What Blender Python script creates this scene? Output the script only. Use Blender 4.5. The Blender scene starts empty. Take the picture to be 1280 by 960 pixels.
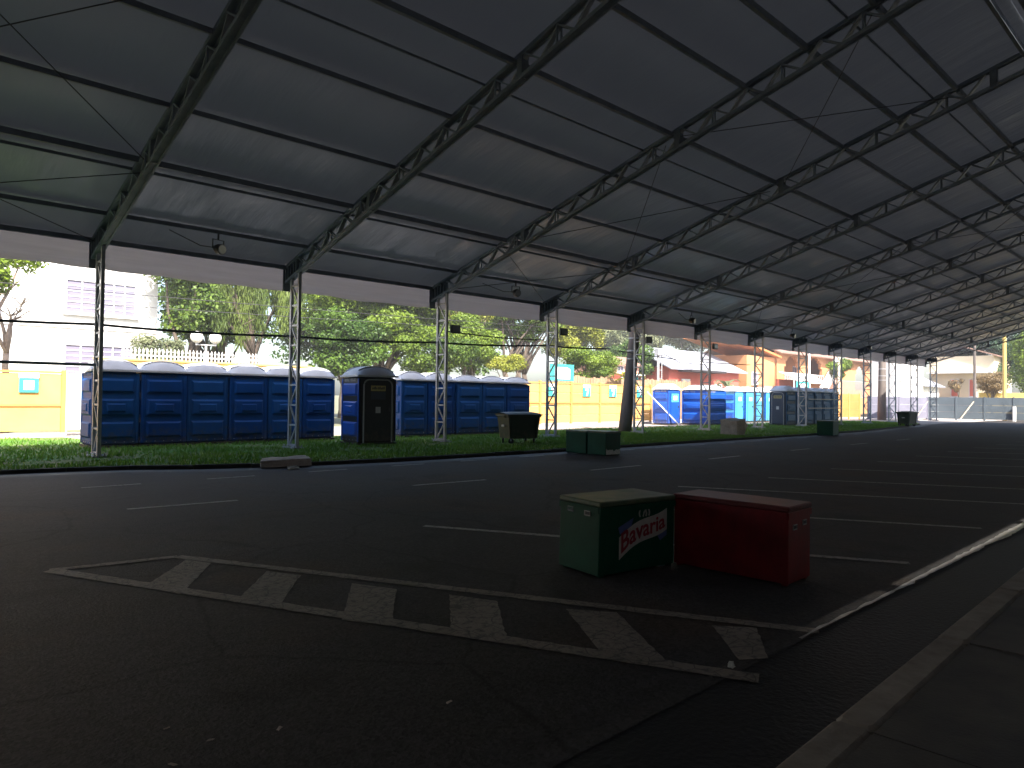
import bpy, bmesh, math, random
import numpy as np
from mathutils import Vector, Matrix, noise
random.seed(7); np.random.seed(7)
R_ = math.radians
scene = bpy.context.scene
C = bpy.context.collection

# ------------------------------------------------------------------ camera, world, sun, exposure
CAM_H = 1.5015
def cam_axes(yaw, pitch, roll):
    F = Vector((math.sin(yaw)*math.cos(pitch), math.cos(yaw)*math.cos(pitch), math.sin(pitch)))
    Rv = Vector((math.cos(yaw), -math.sin(yaw), 0)); U = Rv.cross(F)
    return Rv*math.cos(roll)+U*math.sin(roll), -Rv*math.sin(roll)+U*math.cos(roll), F
cd = bpy.data.cameras.new('camera'); cam = bpy.data.objects.new('camera', cd); C.objects.link(cam)
cR, cU, cF = cam_axes(0.75446, 0.01856, 0.01283)
M = Matrix((cR, cU, -cF)).transposed().to_4x4(); M.translation = Vector((0, 0, CAM_H))
cam.matrix_world = M
cd.sensor_width = 36; cd.lens = 880.5/1280*36
cd.clip_start = 0.05; cd.clip_end = 3000
scene.camera = cam

SUN = Vector((-0.30, -0.80, 1.0)).normalized()      # direction towards the sun
elev = math.asin(SUN.z); azim = math.atan2(SUN.x, SUN.y)
w = bpy.data.worlds.new("World"); scene.world = w; w.use_nodes = True
nt = w.node_tree; bg = nt.nodes['Background']
sky = nt.nodes.new('ShaderNodeTexSky'); sky.sky_type = 'NISHITA'; sky.sun_disc = False
sky.sun_elevation = elev; sky.sun_rotation = azim; sky.dust_density = 3.0; sky.air_density = 1.0
nt.links.new(sky.outputs[0], bg.inputs[0]); bg.inputs[1].default_value = 0.13
sd = bpy.data.lights.new('sun', 'SUN'); sd.energy = 4.0; sd.angle = R_(0.5); sd.color = (1, .94, .84)
so = bpy.data.objects.new('sun', sd); C.objects.link(so)
so.rotation_euler = (-SUN).to_track_quat('-Z', 'Y').to_euler()
scene.view_settings.view_transform = 'Standard'; scene.view_settings.look = 'None'
scene.view_settings.exposure = 1.9; scene.view_settings.gamma = 1.0
scene.cycles.max_bounces = 8; scene.cycles.diffuse_bounces = 5; scene.cycles.use_denoising = True

# ------------------------------------------------------------------ helpers
def prop(o, label=None, cat=None, group=None, kind=None):
    if label: o['label'] = label
    if cat: o['category'] = cat
    if group: o['group'] = group
    if kind: o['kind'] = kind
    return o
def thing(name, label, cat, loc=(0, 0, 0), rz=0, group=None):
    o = bpy.data.objects.new(name, None); C.objects.link(o); o.empty_display_size = .3
    o.location = loc; o.rotation_euler = (0, 0, rz)
    return prop(o, label, cat, group)
def copy_tree(o, parent=None):
    c = o.copy(); C.objects.link(c); c.parent = parent
    for ch in list(o.children): copy_tree(ch, c)
    return c

class MB:
    """Collects shapes and links them as one mesh object."""
    def __init__(s): s.v = []; s.f = []; s.m = []; s.cur = 0
    def add(s, vs, fs):
        b = len(s.v); s.v += [tuple(v) for v in vs]
        for f in fs: s.f.append(tuple(b+i for i in f)); s.m.append(s.cur)
        return s
    def box(s, c, d, rz=0, rx=0, ry=0, taper=1.0):
        """c = centre, d = full size; taper scales the top face"""
        m = Matrix.Rotation(rz, 3, 'Z') @ Matrix.Rotation(ry, 3, 'Y') @ Matrix.Rotation(rx, 3, 'X')
        vs = []
        for z in (-.5, .5):
            k = taper if z > 0 else 1
            for x, y in ((-.5, -.5), (.5, -.5), (.5, .5), (-.5, .5)):
                vs.append(Vector(c)+m @ Vector((x*d[0]*k, y*d[1]*k, z*d[2])))
        return s.add(vs, [(3, 2, 1, 0), (4, 5, 6, 7), (0, 1, 5, 4), (1, 2, 6, 5), (2, 3, 7, 6), (3, 0, 4, 7)])
    def cbox(s, c, d, ch=.02, rz=0):
        """box with chamfered vertical and horizontal edges"""
        m = Matrix.Rotation(rz, 3, 'Z'); hx, hy, hz = d[0]/2, d[1]/2, d[2]/2
        def ring(ix, iy, z):
            return [(-hx+ix, -hy, z), (hx-ix, -hy, z), (hx, -hy+iy, z), (hx, hy-iy, z), (hx-ix, hy, z), (-hx+ix, hy, z), (-hx, hy-iy, z), (-hx, -hy+iy, z)]
        def inn(z):
            k = ch
            return [(x*(hx-k)/hx, y*(hy-k)/hy, z) for x, y, z in ring(ch, ch, z)]
        rings = [inn(-hz), ring(ch, ch, -hz+ch), ring(ch, ch, hz-ch), inn(hz)]
        vs = [Vector(c)+m @ Vector(p) for r in rings for p in r]; fs = []
        for k in range(3):
            for i in range(8):
                j = (i+1) % 8; fs.append((k*8+i, k*8+j, k*8+8+j, k*8+8+i))
        fs.append(tuple(range(7, -1, -1))); fs.append(tuple(range(24, 32)))
        return s.add(vs, fs)
    def bar(s, a, b, wd, hg, up=(0, 0, 1)):
        a, b = Vector(a), Vector(b); d = (b-a).normalized(); up = Vector(up)
        if abs(d.dot(up)) > .98: up = Vector((0, 1, 0))
        x = d.cross(up).normalized(); y = x.cross(d)
        vs = [p+x*sx*wd/2+y*sy*hg/2 for p in (a, b) for sx, sy in ((-1, -1), (1, -1), (1, 1), (-1, 1))]
        return s.add(vs, [(0, 1, 2, 3), (7, 6, 5, 4), (4, 5, 1, 0), (5, 6, 2, 1), (6, 7, 3, 2), (7, 4, 0, 3)])
    def tube(s, pts, r, n=8, cap=True):
        pts = [Vector(p) for p in pts]; rs = r if isinstance(r, (list, tuple)) else [r]*len(pts)
        b = len(s.v); vs = []
        for i, p in enumerate(pts):
            d = (pts[min(i+1, len(pts)-1)]-pts[max(i-1, 0)]).normalized()
            up = Vector((0, 0, 1)) if abs(d.z) < .9 else Vector((1, 0, 0))
            x = d.cross(up).normalized(); y = x.cross(d)
            for k in range(n):
                a = 2*math.pi*k/n; vs.append(p+(x*math.cos(a)+y*math.sin(a))*rs[i])
        fs = []
        for i in range(len(pts)-1):
            for k in range(n):
                l = (k+1) % n; fs.append((i*n+k, i*n+l, i*n+n+l, i*n+n+k))
        if cap: fs.append(tuple(range(n-1, -1, -1))); fs.append(tuple(range((len(pts)-1)*n, len(pts)*n)))
        return s.add(vs, fs)
    def sphere(s, c, r, n=12, m=8, sc=(1, 1, 1)):
        vs = []; fs = []
        for i in range(m+1):
            t = math.pi*i/m
            for k in range(n):
                a = 2*math.pi*k/n
                vs.append((c[0]+r*sc[0]*math.sin(t)*math.cos(a), c[1]+r*sc[1]*math.sin(t)*math.sin(a), c[2]+r*sc[2]*math.cos(t)))
        for i in range(m):
            for k in range(n):
                l = (k+1) % n; fs.append((i*n+k, i*n+n+k, i*n+n+l, i*n+l))
        return s.add(vs, fs)
    def prism(s, poly, z0, z1):
        """horizontal polygon (ccw) extruded between two heights"""
        n = len(poly); vs = [(x, y, z0) for x, y in poly]+[(x, y, z1) for x, y in poly]
        fs = [tuple(range(n-1, -1, -1)), tuple(range(n, 2*n))]+[(i, (i+1) % n, n+(i+1) % n, n+i) for i in range(n)]
        return s.add(vs, fs)
    def plate(s, poly, o, ux, uy, t):
        """flat polygon poly in plane o + a*ux + b*uy, thickened by t along ux x uy"""
        o, ux, uy = Vector(o), Vector(ux), Vector(uy); nn = ux.cross(uy).normalized(); n = len(poly)
        f = [o+ux*a+uy*b+nn*t for a, b in poly]; k = [o+ux*a+uy*b for a, b in poly]
        return s.add(f+k, [tuple(range(n)), tuple(range(2*n-1, n-1, -1))]+[(i, n+i, n+(i+1) % n, (i+1) % n) for i in range(n)])
    def relief(s, o, ux, uy, a0, a1, b0, b1, t, ins):
        """raised panel with sloped sides on a face"""
        o, ux, uy = Vector(o), Vector(ux), Vector(uy); nn = ux.cross(uy).normalized()
        q = [(a0, b0), (a1, b0), (a1, b1), (a0, b1)]; qi = [(a0+ins, b0+ins), (a1-ins, b0+ins), (a1-ins, b1-ins), (a0+ins, b1-ins)]
        vs = [o+ux*a+uy*b for a, b in q]+[o+ux*a+uy*b+nn*t for a, b in qi]
        return s.add(vs, [(4, 5, 6, 7), (0, 1, 5, 4), (1, 2, 6, 5), (2, 3, 7, 6), (3, 0, 4, 7)])
    def grid(s, nu, nv, fn):
        vs = [fn(i/nu, j/nv) for j in range(nv+1) for i in range(nu+1)]
        return s.add(vs, [(j*(nu+1)+i, j*(nu+1)+i+1, (j+1)*(nu+1)+i+1, (j+1)*(nu+1)+i) for j in range(nv) for i in range(nu)])
    def mesh(s, name, mats, smooth=False):
        me = bpy.data.meshes.new(name); me.from_pydata(s.v, [], s.f)
        for m in (mats if isinstance(mats, (list, tuple)) else [mats]): me.materials.append(m)
        if max(s.m, default=0): me.polygons.foreach_set('material_index', s.m)
        if smooth: me.polygons.foreach_set('use_smooth', [True]*len(s.f))
        me.validate(); me.update(); return me
    def build(s, name, mats, parent=None, smooth=False, kind=None, loc=None):
        o = bpy.data.objects.new(name, s.mesh(name, mats, smooth)); C.objects.link(o)
        if parent: o.parent = parent
        if kind: o['kind'] = kind
        if loc: o.location = loc
        return o
def link(name, me, parent=None, loc=(0, 0, 0), rot=(0, 0, 0), scale=(1, 1, 1)):
    o = bpy.data.objects.new(name, me); C.objects.link(o); o.parent = parent
    o.location = loc; o.rotation_euler = rot; o.scale = scale
    return o

def mat(name, col, rough=.7, var=.25, scale=3.0, col2=None, bump=0, bscale=40, metal=0, spec=.5, detail=6, world=True, stretch=None, trans=0, dist=.02):
    """Principled material whose colour wanders between col and col2 by fractal noise, with fine relief."""
    m = bpy.data.materials.new(name); m.use_nodes = True; n = m.node_tree.nodes; L = m.node_tree.links
    b = n['Principled BSDF']; b.inputs['Roughness'].default_value = rough; b.inputs['Metallic'].default_value = metal
    b.inputs['Specular IOR Level'].default_value = spec
    if world: tc = n.new('ShaderNodeNewGeometry'); src = tc.outputs['Position']
    else: tc = n.new('ShaderNodeTexCoord'); src = tc.outputs['Object']
    if stretch:
        mp = n.new('ShaderNodeMapping'); mp.inputs['Scale'].default_value = stretch; L.new(src, mp.inputs[0]); src = mp.outputs[0]
    no = n.new('ShaderNodeTexNoise'); no.inputs['Scale'].default_value = scale; no.inputs['Detail'].default_value = detail; no.inputs['Roughness'].default_value = .62
    L.new(src, no.inputs['Vector'])
    mr = n.new('ShaderNodeMapRange'); mr.inputs[1].default_value = .32; mr.inputs[2].default_value = .68; L.new(no.outputs[0], mr.inputs[0])
    mx = n.new('ShaderNodeMix'); mx.data_type = 'RGBA'; L.new(mr.outputs[0], mx.inputs[0])
    c2 = col2 or tuple(c*(1-var) for c in col)
    mx.inputs[6].default_value = (*c2, 1); mx.inputs[7].default_value = (*col, 1)
    L.new(mx.outputs[2], b.inputs['Base Color'])
    if bump:
        n2 = n.new('ShaderNodeTexNoise'); n2.inputs['Scale'].default_value = bscale; n2.inputs['Detail'].default_value = 4; L.new(src, n2.inputs['Vector'])
        bp = n.new('ShaderNodeBump'); bp.inputs['Strength'].default_value = bump; bp.inputs['Distance'].default_value = dist
        L.new(n2.outputs[0], bp.inputs['Height']); L.new(bp.outputs[0], b.inputs['Normal'])
    m['base_mix'] = mx.name
    if name.startswith(('blue_plastic', 'bright_blue', 'faded_blue', 'dark_plastic', 'sky_blue', 'dark_green')):
        # splashes of dried mud, thickest low down
        g2 = n.new('ShaderNodeNewGeometry'); sx = n.new('ShaderNodeSeparateXYZ'); L.new(g2.outputs['Position'], sx.inputs[0])
        zf = n.new('ShaderNodeMapRange'); zf.inputs[1].default_value = .02; zf.inputs[2].default_value = .75; zf.inputs[3].default_value = .30; zf.inputs[4].default_value = 0; L.new(sx.outputs['Z'], zf.inputs[0])
        dn = n.new('ShaderNodeTexNoise'); dn.inputs['Scale'].default_value = 7; dn.inputs['Detail'].default_value = 8; dn.inputs['Roughness'].default_value = .7; L.new(g2.outputs['Position'], dn.inputs[0])
        sm_ = n.new('ShaderNodeMath'); sm_.operation = 'ADD'; L.new(dn.outputs[0], sm_.inputs[0]); L.new(zf.outputs[0], sm_.inputs[1])
        dr = n.new('ShaderNodeMapRange'); dr.inputs[1].default_value = .60; dr.inputs[2].default_value = .80; dr.inputs[4].default_value = .55; L.new(sm_.outputs[0], dr.inputs[0])
        md = n.new('ShaderNodeMix'); md.data_type = 'RGBA'; md.inputs[7].default_value = (.11, .085, .06, 1); L.new(dr.outputs[0], md.inputs[0]); L.new(mx.outputs[2], md.inputs[6]); L.new(md.outputs[2], b.inputs['Base Color'])
    return m

def leaf_mat(name, c_dark, c_light):
    m = bpy.data.materials.new(name); m.use_nodes = True; n = m.node_tree.nodes; L = m.node_tree.links
    b = n['Principled BSDF']; b.inputs['Roughness'].default_value = .5; b.inputs['Specular IOR Level'].default_value = .35
    at = n.new('ShaderNodeAttribute'); at.attribute_name = 'tint'
    mx = n.new('ShaderNodeMix'); mx.data_type = 'RGBA'; L.new(at.outputs['Fac'], mx.inputs[0])
    mx.inputs[6].default_value = (*c_dark, 1); mx.inputs[7].default_value = (*c_light, 1)
    L.new(mx.outputs[2], b.inputs['Base Color'])
    tr = n.new('ShaderNodeBsdfTranslucent'); L.new(mx.outputs[2], tr.inputs[0])
    ms = n.new('ShaderNodeMixShader'); ms.inputs[0].default_value = .25
    L.new(b.outputs[0], ms.inputs[1]); L.new(tr.outputs[0], ms.inputs[2])
    L.new(ms.outputs[0], n['Material Output'].inputs[0])
    return m

def quad_mesh(name, P, tint, material):
    """P: (N,4,3) array of quads, tint: (N,) value for the leaf colour"""
    N = len(P); me = bpy.data.meshes.new(name)
    me.vertices.add(N*4); me.vertices.foreach_set('co', P.reshape(-1).astype(np.float32))
    me.loops.add(N*4); me.loops.foreach_set('vertex_index', np.arange(N*4, dtype=np.int32))
    me.polygons.add(N); me.polygons.foreach_set('loop_start', np.arange(0, N*4, 4, dtype=np.int32))
    me.polygons.foreach_set('loop_total', np.full(N, 4, dtype=np.int32))
    a = me.attributes.new('tint', 'FLOAT', 'FACE'); a.data.foreach_set('value', np.clip(tint, 0, 1).astype(np.float32))
    me.materials.append(material); me.update(); me.validate()
    return me

# ------------------------------------------------------------------ materials
def asphalt_mat():
    m = mat('asphalt', (.060, .057, .057), rough=.78, scale=.45, col2=(.038, .036, .036), bump=.35, bscale=55, spec=.22, dist=.02)
    n = m.node_tree.nodes; L = m.node_tree.links; b = n['Principled BSDF']; mx = n[m['base_mix']]
    geo = n.new('ShaderNodeNewGeometry')
    # brown dried-mud patches
    no = n.new('ShaderNodeTexNoise'); no.inputs['Scale'].default_value = .55; no.inputs['Detail'].default_value = 8; L.new(geo.outputs['Position'], no.inputs[0])
    mr = n.new('ShaderNodeMapRange'); mr.inputs[1].default_value = .52; mr.inputs[2].default_value = .72; mr.inputs[4].default_value = .75; L.new(no.outputs[0], mr.inputs[0])
    m2 = n.new('ShaderNodeMix'); m2.data_type = 'RGBA'; m2.inputs[7].default_value = (.07, .048, .034, 1)
    L.new(mr.outputs[0], m2.inputs[0]); L.new(mx.outputs[2], m2.inputs[6])
    # pale aggregate speckle
    vo = n.new('ShaderNodeTexVoronoi'); vo.inputs['Scale'].default_value = 48; L.new(geo.outputs['Position'], vo.inputs[0])
    m3 = n.new('ShaderNodeMix'); m3.data_type = 'RGBA'; m3.blend_type = 'MULTIPLY'; m3.inputs[0].default_value = .75
    rp = n.new('ShaderNodeMapRange'); rp.inputs[1].default_value = 0; rp.inputs[2].default_value = 1; rp.inputs[3].default_value = .5; rp.inputs[4].default_value = 1.6
    L.new(vo.outputs['Color'], rp.inputs[0]); L.new(m2.outputs[2], m3.inputs[6]); L.new(rp.outputs[0], m3.inputs[7])
    vc = n.new('ShaderNodeTexVoronoi'); vc.feature = 'DISTANCE_TO_EDGE'; vc.inputs['Scale'].default_value = .55
    wz = n.new('ShaderNodeTexNoise'); wz.inputs['Scale'].default_value = 1.6; wz.inputs['Detail'].default_value = 6; L.new(geo.outputs['Position'], wz.inputs[0])
    av = n.new('ShaderNodeMix'); av.data_type = 'VECTOR'; av.inputs[0].default_value = .25; L.new(geo.outputs['Position'], av.inputs[4]); L.new(wz.outputs['Color'], av.inputs[5]); L.new(av.outputs[1], vc.inputs[0])
    mc = n.new('ShaderNodeMapRange'); mc.inputs[1].default_value = .001; mc.inputs[2].default_value = .010; mc.inputs[3].default_value = .62; L.new(vc.outputs[0], mc.inputs[0])
    st = n.new('ShaderNodeTexNoise'); st.inputs['Scale'].default_value = .9; st.inputs['Detail'].default_value = 3; L.new(geo.outputs['Position'], st.inputs[0])
    ms = n.new('ShaderNodeMapRange'); ms.inputs[1].default_value = .58; ms.inputs[2].default_value = .70; ms.inputs[3].default_value = 1; ms.inputs[4].default_value = .55; L.new(st.outputs[0], ms.inputs[0])
    mk = n.new('ShaderNodeMath'); mk.operation = 'MULTIPLY'; L.new(mc.outputs[0], mk.inputs[0]); L.new(ms.outputs[0], mk.inputs[1])
    m4 = n.new('ShaderNodeMix'); m4.data_type = 'RGBA'; m4.blend_type = 'MULTIPLY'; m4.inputs[0].default_value = 1; L.new(m3.outputs[2], m4.inputs[6]); L.new(mk.outputs[0], m4.inputs[7])
    L.new(m4.outputs[2], b.inputs['Base Color'])
    return m
def paint_mat(name, col, crack=True, wear=.5):
    m = mat(name, col, rough=.7, scale=2.2, var=.3, bump=.4, bscale=60)
    n = m.node_tree.nodes; L = m.node_tree.links; b = n['Principled BSDF']; mx = n[m['base_mix']]
    geo = n.new('ShaderNodeNewGeometry')
    nz = n.new('ShaderNodeTexNoise'); nz.inputs['Scale'].default_value = 3; L.new(geo.outputs['Position'], nz.inputs[0])
    ad = n.new('ShaderNodeMix'); ad.data_type = 'VECTOR'; ad.inputs[0].default_value = .12
    L.new(geo.outputs['Position'], ad.inputs[4]); L.new(nz.outputs['Color'], ad.inputs[5])
    vo = n.new('ShaderNodeTexVoronoi'); vo.feature = 'DISTANCE_TO_EDGE'; vo.inputs['Scale'].default_value = 8; L.new(ad.outputs[1], vo.inputs[0])
    mr = n.new('ShaderNodeMapRange'); mr.inputs[1].default_value = .002; mr.inputs[2].default_value = .035; L.new(vo.outputs[0], mr.inputs[0])
    n2 = n.new('ShaderNodeTexNoise'); n2.inputs['Scale'].default_value = 22; n2.inputs['Detail'].default_value = 6; L.new(geo.outputs['Position'], n2.inputs[0])
    m2 = n.new('ShaderNodeMapRange'); m2.inputs[1].default_value = .30; m2.inputs[2].default_value = .50; L.new(n2.outputs[0], m2.inputs[0])
    mu = n.new('ShaderNodeMath'); mu.operation = 'MULTIPLY'
    if crack: L.new(mr.outputs[0], mu.inputs[0])
    else: mu.inputs[0].default_value = 1
    L.new(m2.outputs[0], mu.inputs[1])
    mm = n.new('ShaderNodeMix'); mm.data_type = 'RGBA'; mm.inputs[6].default_value = (.07, .064, .06, 1)
    L.new(mu.outputs[0], mm.inputs[0]); L.new(mx.outputs[2], mm.inputs[7]); L.new(mm.outputs[2], b.inputs['Base Color'])
    return m
MAT = {}
MAT['asphalt'] = asphalt_mat()
MAT['old_paint'] = paint_mat('worn_road_paint', (.26, .225, .19))
MAT['line_paint'] = paint_mat('line_paint', (.42, .40, .38), crack=False)
MAT['gutter'] = mat('gutter_asphalt', (.022, .021, .022), rough=.6, scale=2, bump=.5, bscale=30)
MAT['kerb'] = mat('kerb_concrete', (.36, .315, .265), rough=.85, scale=4, col2=(.20, .17, .145), bump=.4, bscale=50)
MAT['kerb_dark'] = mat('kerb_dark_concrete', (.05, .048, .045), rough=.85, scale=3, col2=(.02, .02, .02), bump=.5, bscale=30)  # near black all over, varied by noise
MAT['paving'] = mat('paving_concrete', (.135, .122, .105), rough=.85, scale=2.2, col2=(.07, .067, .067), bump=.35, bscale=70)
MAT['pavement'] = mat('pale_pavement', (.42, .37, .33), rough=.9, scale=1.3, col2=(.30, .26, .23), bump=.2, bscale=30)
MAT['earth'] = mat('dry_earth', (.22, .19, .14), rough=.95, scale=.25, col2=(.10, .13, .05), bump=.4, bscale=4)
MAT['turf'] = mat('turf', (.06, .22, .02), rough=.95, scale=.8, col2=(.16, .135, .07), bump=.5, bscale=30)
MAT['light_streak'] = mat('pale_light_streak', (.34, .33, .32), rough=.28, scale=5, col2=(.16, .155, .15), bump=.4, bscale=14, spec=.6)  # pale base colour carries the bright streak of sun along the gutter
MAT['steel'] = mat('galvanised_steel', (.46, .48, .51), rough=.5, scale=3.5, col2=(.30, .31, .33), metal=.25, bump=.05, bscale=60)
MAT['steel_dark'] = mat('painted_truss_steel', (.27, .31, .36), rough=.6, scale=3.0, col2=(.17, .20, .24), spec=.3)
MAT['purlin'] = mat('purlin_steel', (.20, .23, .27), rough=.6, scale=3.0, col2=(.13, .15, .18), spec=.3)
MAT['cable'] = mat('cable_black', (.055, .055, .06), rough=.6)
MAT['membrane'] = None
def add_translucency(m, col):
    """coated cloth lets a little daylight through"""
    n = m.node_tree.nodes; L = m.node_tree.links
    tr = n.new('ShaderNodeBsdfTranslucent'); tr.inputs[0].default_value = (*col, 1)
    ad = n.new('ShaderNodeAddShader'); L.new(n['Principled BSDF'].outputs[0], ad.inputs[0]); L.new(tr.outputs[0], ad.inputs[1])
    L.new(ad.outputs[0], n['Material Output'].inputs[0])
def membrane_mat():
    m = bpy.data.materials.new('tent_membrane'); m.use_nodes = True; n = m.node_tree.nodes; L = m.node_tree.links
    b = n['Principled BSDF']; b.inputs['Roughness'].default_value = .38; b.inputs['Specular IOR Level'].default_value = .42
    geo = n.new('ShaderNodeNewGeometry'); mp = n.new('ShaderNodeMapping'); mp.inputs['Scale'].default_value = (1.0, .16, .16)
    mp.inputs['Rotation'].default_value = (0, 0, R_(9)); L.new(geo.outputs['Position'], mp.inputs[0])
    n1 = n.new('ShaderNodeTexNoise'); n1.inputs['Scale'].default_value = 1.7; n1.inputs['Detail'].default_value = 4; n1.inputs['Roughness'].default_value = .55; L.new(mp.outputs[0], n1.inputs[0])
    n2 = n.new('ShaderNodeTexNoise'); n2.inputs['Scale'].default_value = .5; n2.inputs['Detail'].default_value = 7; L.new(geo.outputs['Position'], n2.inputs[0])
    mx = n.new('ShaderNodeMix'); mx.data_type = 'RGBA'; mx.inputs[6].default_value = (.19, .20, .235, 1); mx.inputs[7].default_value = (.28, .29, .33, 1)
    L.new(n2.outputs[0], mx.inputs[0]); L.new(mx.outputs[2], b.inputs['Base Color'])
    bp = n.new('ShaderNodeBump'); bp.inputs['Strength'].default_value = .8; bp.inputs['Distance'].default_value = .06
    L.new(n1.outputs[0], bp.inputs['Height']); L.new(bp.outputs[0], b.inputs['Normal'])
    add_translucency(m, (.0048, .0053, .0062))
    return m
MAT['membrane'] = membrane_mat()
MAT['valance'] = mat('valance_pvc', (.40, .385, .385), rough=.55, scale=1.2, col2=(.30, .285, .285), bump=.25, bscale=2.0, stretch=(.35, 1, 6), dist=.03)
add_translucency(MAT['valance'], (.115, .107, .112))
MAT['blackout'] = mat('light_blocker', (.05, .05, .055), rough=.8, var=.2); add_translucency(MAT['blackout'], (.024, .023, .023))  # for the added unseen light blockers; a little glow is let through
MAT['blue'] = mat('blue_plastic', (.004, .062, .26), rough=.5, spec=.16, scale=1.5, col2=(.003, .042, .18), world=True, bump=.08, bscale=25)
MAT['blue_b'] = mat('blue_plastic_faded', (.008, .080, .28), rough=.55, spec=.16, scale=1.2, col2=(.006, .058, .21))
MAT['blue_c'] = mat('blue_plastic_deep', (.003, .050, .215), rough=.48, spec=.16, scale=1.7, col2=(.002, .036, .155))
MAT['blue_bright'] = mat('bright_blue_plastic', (.015, .10, .48), rough=.42, scale=1.5, col2=(.012, .08, .40))
MAT['sky_blue'] = mat('sky_blue_plastic', (.10, .45, .72), rough=.45, scale=2, var=.15)
MAT['blue_faded'] = mat('faded_blue_plastic', (.02, .14, .34), rough=.45, scale=1.5, var=.2)
MAT['dome'] = mat('white_plastic_roof', (.62, .63, .66), rough=.45, scale=2.5, col2=(.52, .53, .56))
MAT['black_plastic'] = mat('dark_plastic', (.022, .026, .030), rough=.45, scale=2, var=.3)
MAT['slate'] = mat('slate_plastic', (.045, .065, .10), rough=.5, scale=2, var=.25)
MAT['trim'] = mat('pale_trim', (.42, .42, .42), rough=.5, scale=4, var=.2)
MAT['white'] = mat('white_paint', (.78, .77, .75), rough=.6, scale=1.2, var=.10)
MAT['offwhite'] = mat('offwhite_sticker', (.62, .62, .60), rough=.6, scale=6, var=.1)
MAT['yellow_sign'] = mat('yellow_label', (.55, .45, .16), rough=.6, scale=8, var=.2)
MAT['ink'] = mat('dark_ink', (.03, .035, .05), rough=.6)
MAT['fence'] = mat('yellow_fence_paint', (.74, .43, .14), rough=.7, scale=.9, col2=(.66, .365, .11), bump=.1, bscale=12)
MAT['fence_post'] = mat('orange_fence_paint', (.56, .28, .085), rough=.7, scale=1.5, var=.15)
MAT['white_panel'] = mat('white_board', (.72, .74, .78), rough=.65, scale=1.2, var=.1)
MAT['teal'] = mat('teal_print', (.05, .42, .40), rough=.5, scale=4, var=.12)
MAT['precast'] = mat('precast_shade_tone', (.10, .125, .15), rough=.9, scale=.9, col2=(.065, .085, .105), bump=.25, bscale=18)  # bluish shade on the far wall is put into this colour
MAT['precast_lav'] = mat('precast_lit_tone', (.20, .195, .26), rough=.9, scale=.9, col2=(.15, .15, .20), bump=.2, bscale=18)  # same concrete, its different lighting put into a lavender tone
MAT['pole'] = mat('concrete_pole', (.20, .165, .145), rough=.9, scale=2.5, col2=(.09, .08, .078), bump=.3, bscale=20, stretch=(1, 1, .3))
MAT['green_box'] = mat('green_painted_box', (.008, .085, .05), rough=.5, spec=.15, scale=4, col2=(.005, .055, .032), bump=.12, bscale=14, world=False)
MAT['green_top'] = mat('scuffed_green_top', (.02, .085, .04), rough=.45, scale=5, col2=(.13, .14, .085), world=False, bump=.2, bscale=18)
MAT['red_box'] = mat('red_painted_box', (.26, .008, .014), rough=.45, spec=.35, scale=4, col2=(.14, .006, .010), bump=.1, bscale=14, world=False)
MAT['red_top'] = mat('scuffed_red_top', (.16, .018, .02), rough=.42, scale=6, col2=(.09, .012, .014), world=False, bump=.2, bscale=18)
MAT['torn'] = mat('torn_white_edge', (.6, .62, .58), rough=.8, scale=20, var=.3)
MAT['bin_green'] = mat('dark_green_bin', (.018, .045, .028), rough=.5, scale=3, var=.3, world=False, bump=.1, bscale=20)
MAT['rubber'] = mat('rubber', (.015, .015, .015), rough=.8)
MAT['stone'] = mat('rough_concrete', (.55, .48, .42), rough=.95, scale=6, col2=(.36, .31, .27), bump=.7, bscale=25)
MAT['logo_red'] = mat('logo_red', (.32, .015, .03), rough=.5, scale=9, var=.3)
MAT['logo_white'] = mat('logo_white', (.52, .51, .48), rough=.5, scale=9, var=.25)
MAT['logo_blue'] = mat('logo_blue', (.08, .12, .32), rough=.5, scale=9, var=.25)
MAT['bark'] = mat('bark', (.14, .105, .08), rough=.95, scale=5, col2=(.06, .047, .038), bump=.8, bscale=16, stretch=(1, 1, .35))
MAT['bark_pale'] = mat('pale_bark', (.34, .27, .21), rough=.95, scale=5, col2=(.20, .15, .12), bump=.6, bscale=16)
MAT['plaster_white'] = mat('white_plaster', (.80, .78, .76), rough=.85, scale=.5, var=.07, bump=.06, bscale=20)
MAT['glass'] = mat('window_glass', (.16, .15, .22), rough=.12, scale=.6, col2=(.24, .22, .30), spec=.8)
MAT['blind'] = mat('lavender_blind', (.20, .18, .26), rough=.6, scale=2, var=.12)
MAT['win_frame'] = mat('white_window_frame', (.72, .70, .72), rough=.6, var=.08)
MAT['orange_wall'] = mat('orange_plaster', (.62, .30, .13), rough=.85, scale=.7, col2=(.56, .25, .11), bump=.1, bscale=10)
MAT['pink_wall'] = mat('red_plaster', (.56, .13, .09), rough=.85, scale=.7, col2=(.48, .11, .08))
MAT['salmon'] = mat('salmon_plaster', (.62, .36, .28), rough=.85, scale=.7, var=.12)
MAT['cream'] = mat('cream_plaster', (.74, .62, .44), rough=.85, scale=.7, var=.1)
MAT['roof_tile'] = mat('clay_roof', (.30, .17, .125), rough=.85, scale=3, col2=(.20, .12, .095), bump=.4, bscale=9, stretch=(1, 3, 3))
MAT['roof_orange'] = mat('orange_roof', (.55, .21, .07), rough=.85, scale=3, var=.25)
MAT['roof_grey'] = mat('grey_roof', (.30, .31, .36), rough=.6, scale=1.5, var=.2)
MAT['dark_open'] = mat('dark_interior', (.035, .03, .035), rough=.8)
MAT['red_awning'] = mat('dark_red_wall', (.22, .05, .03), rough=.8, var=.2)
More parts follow.
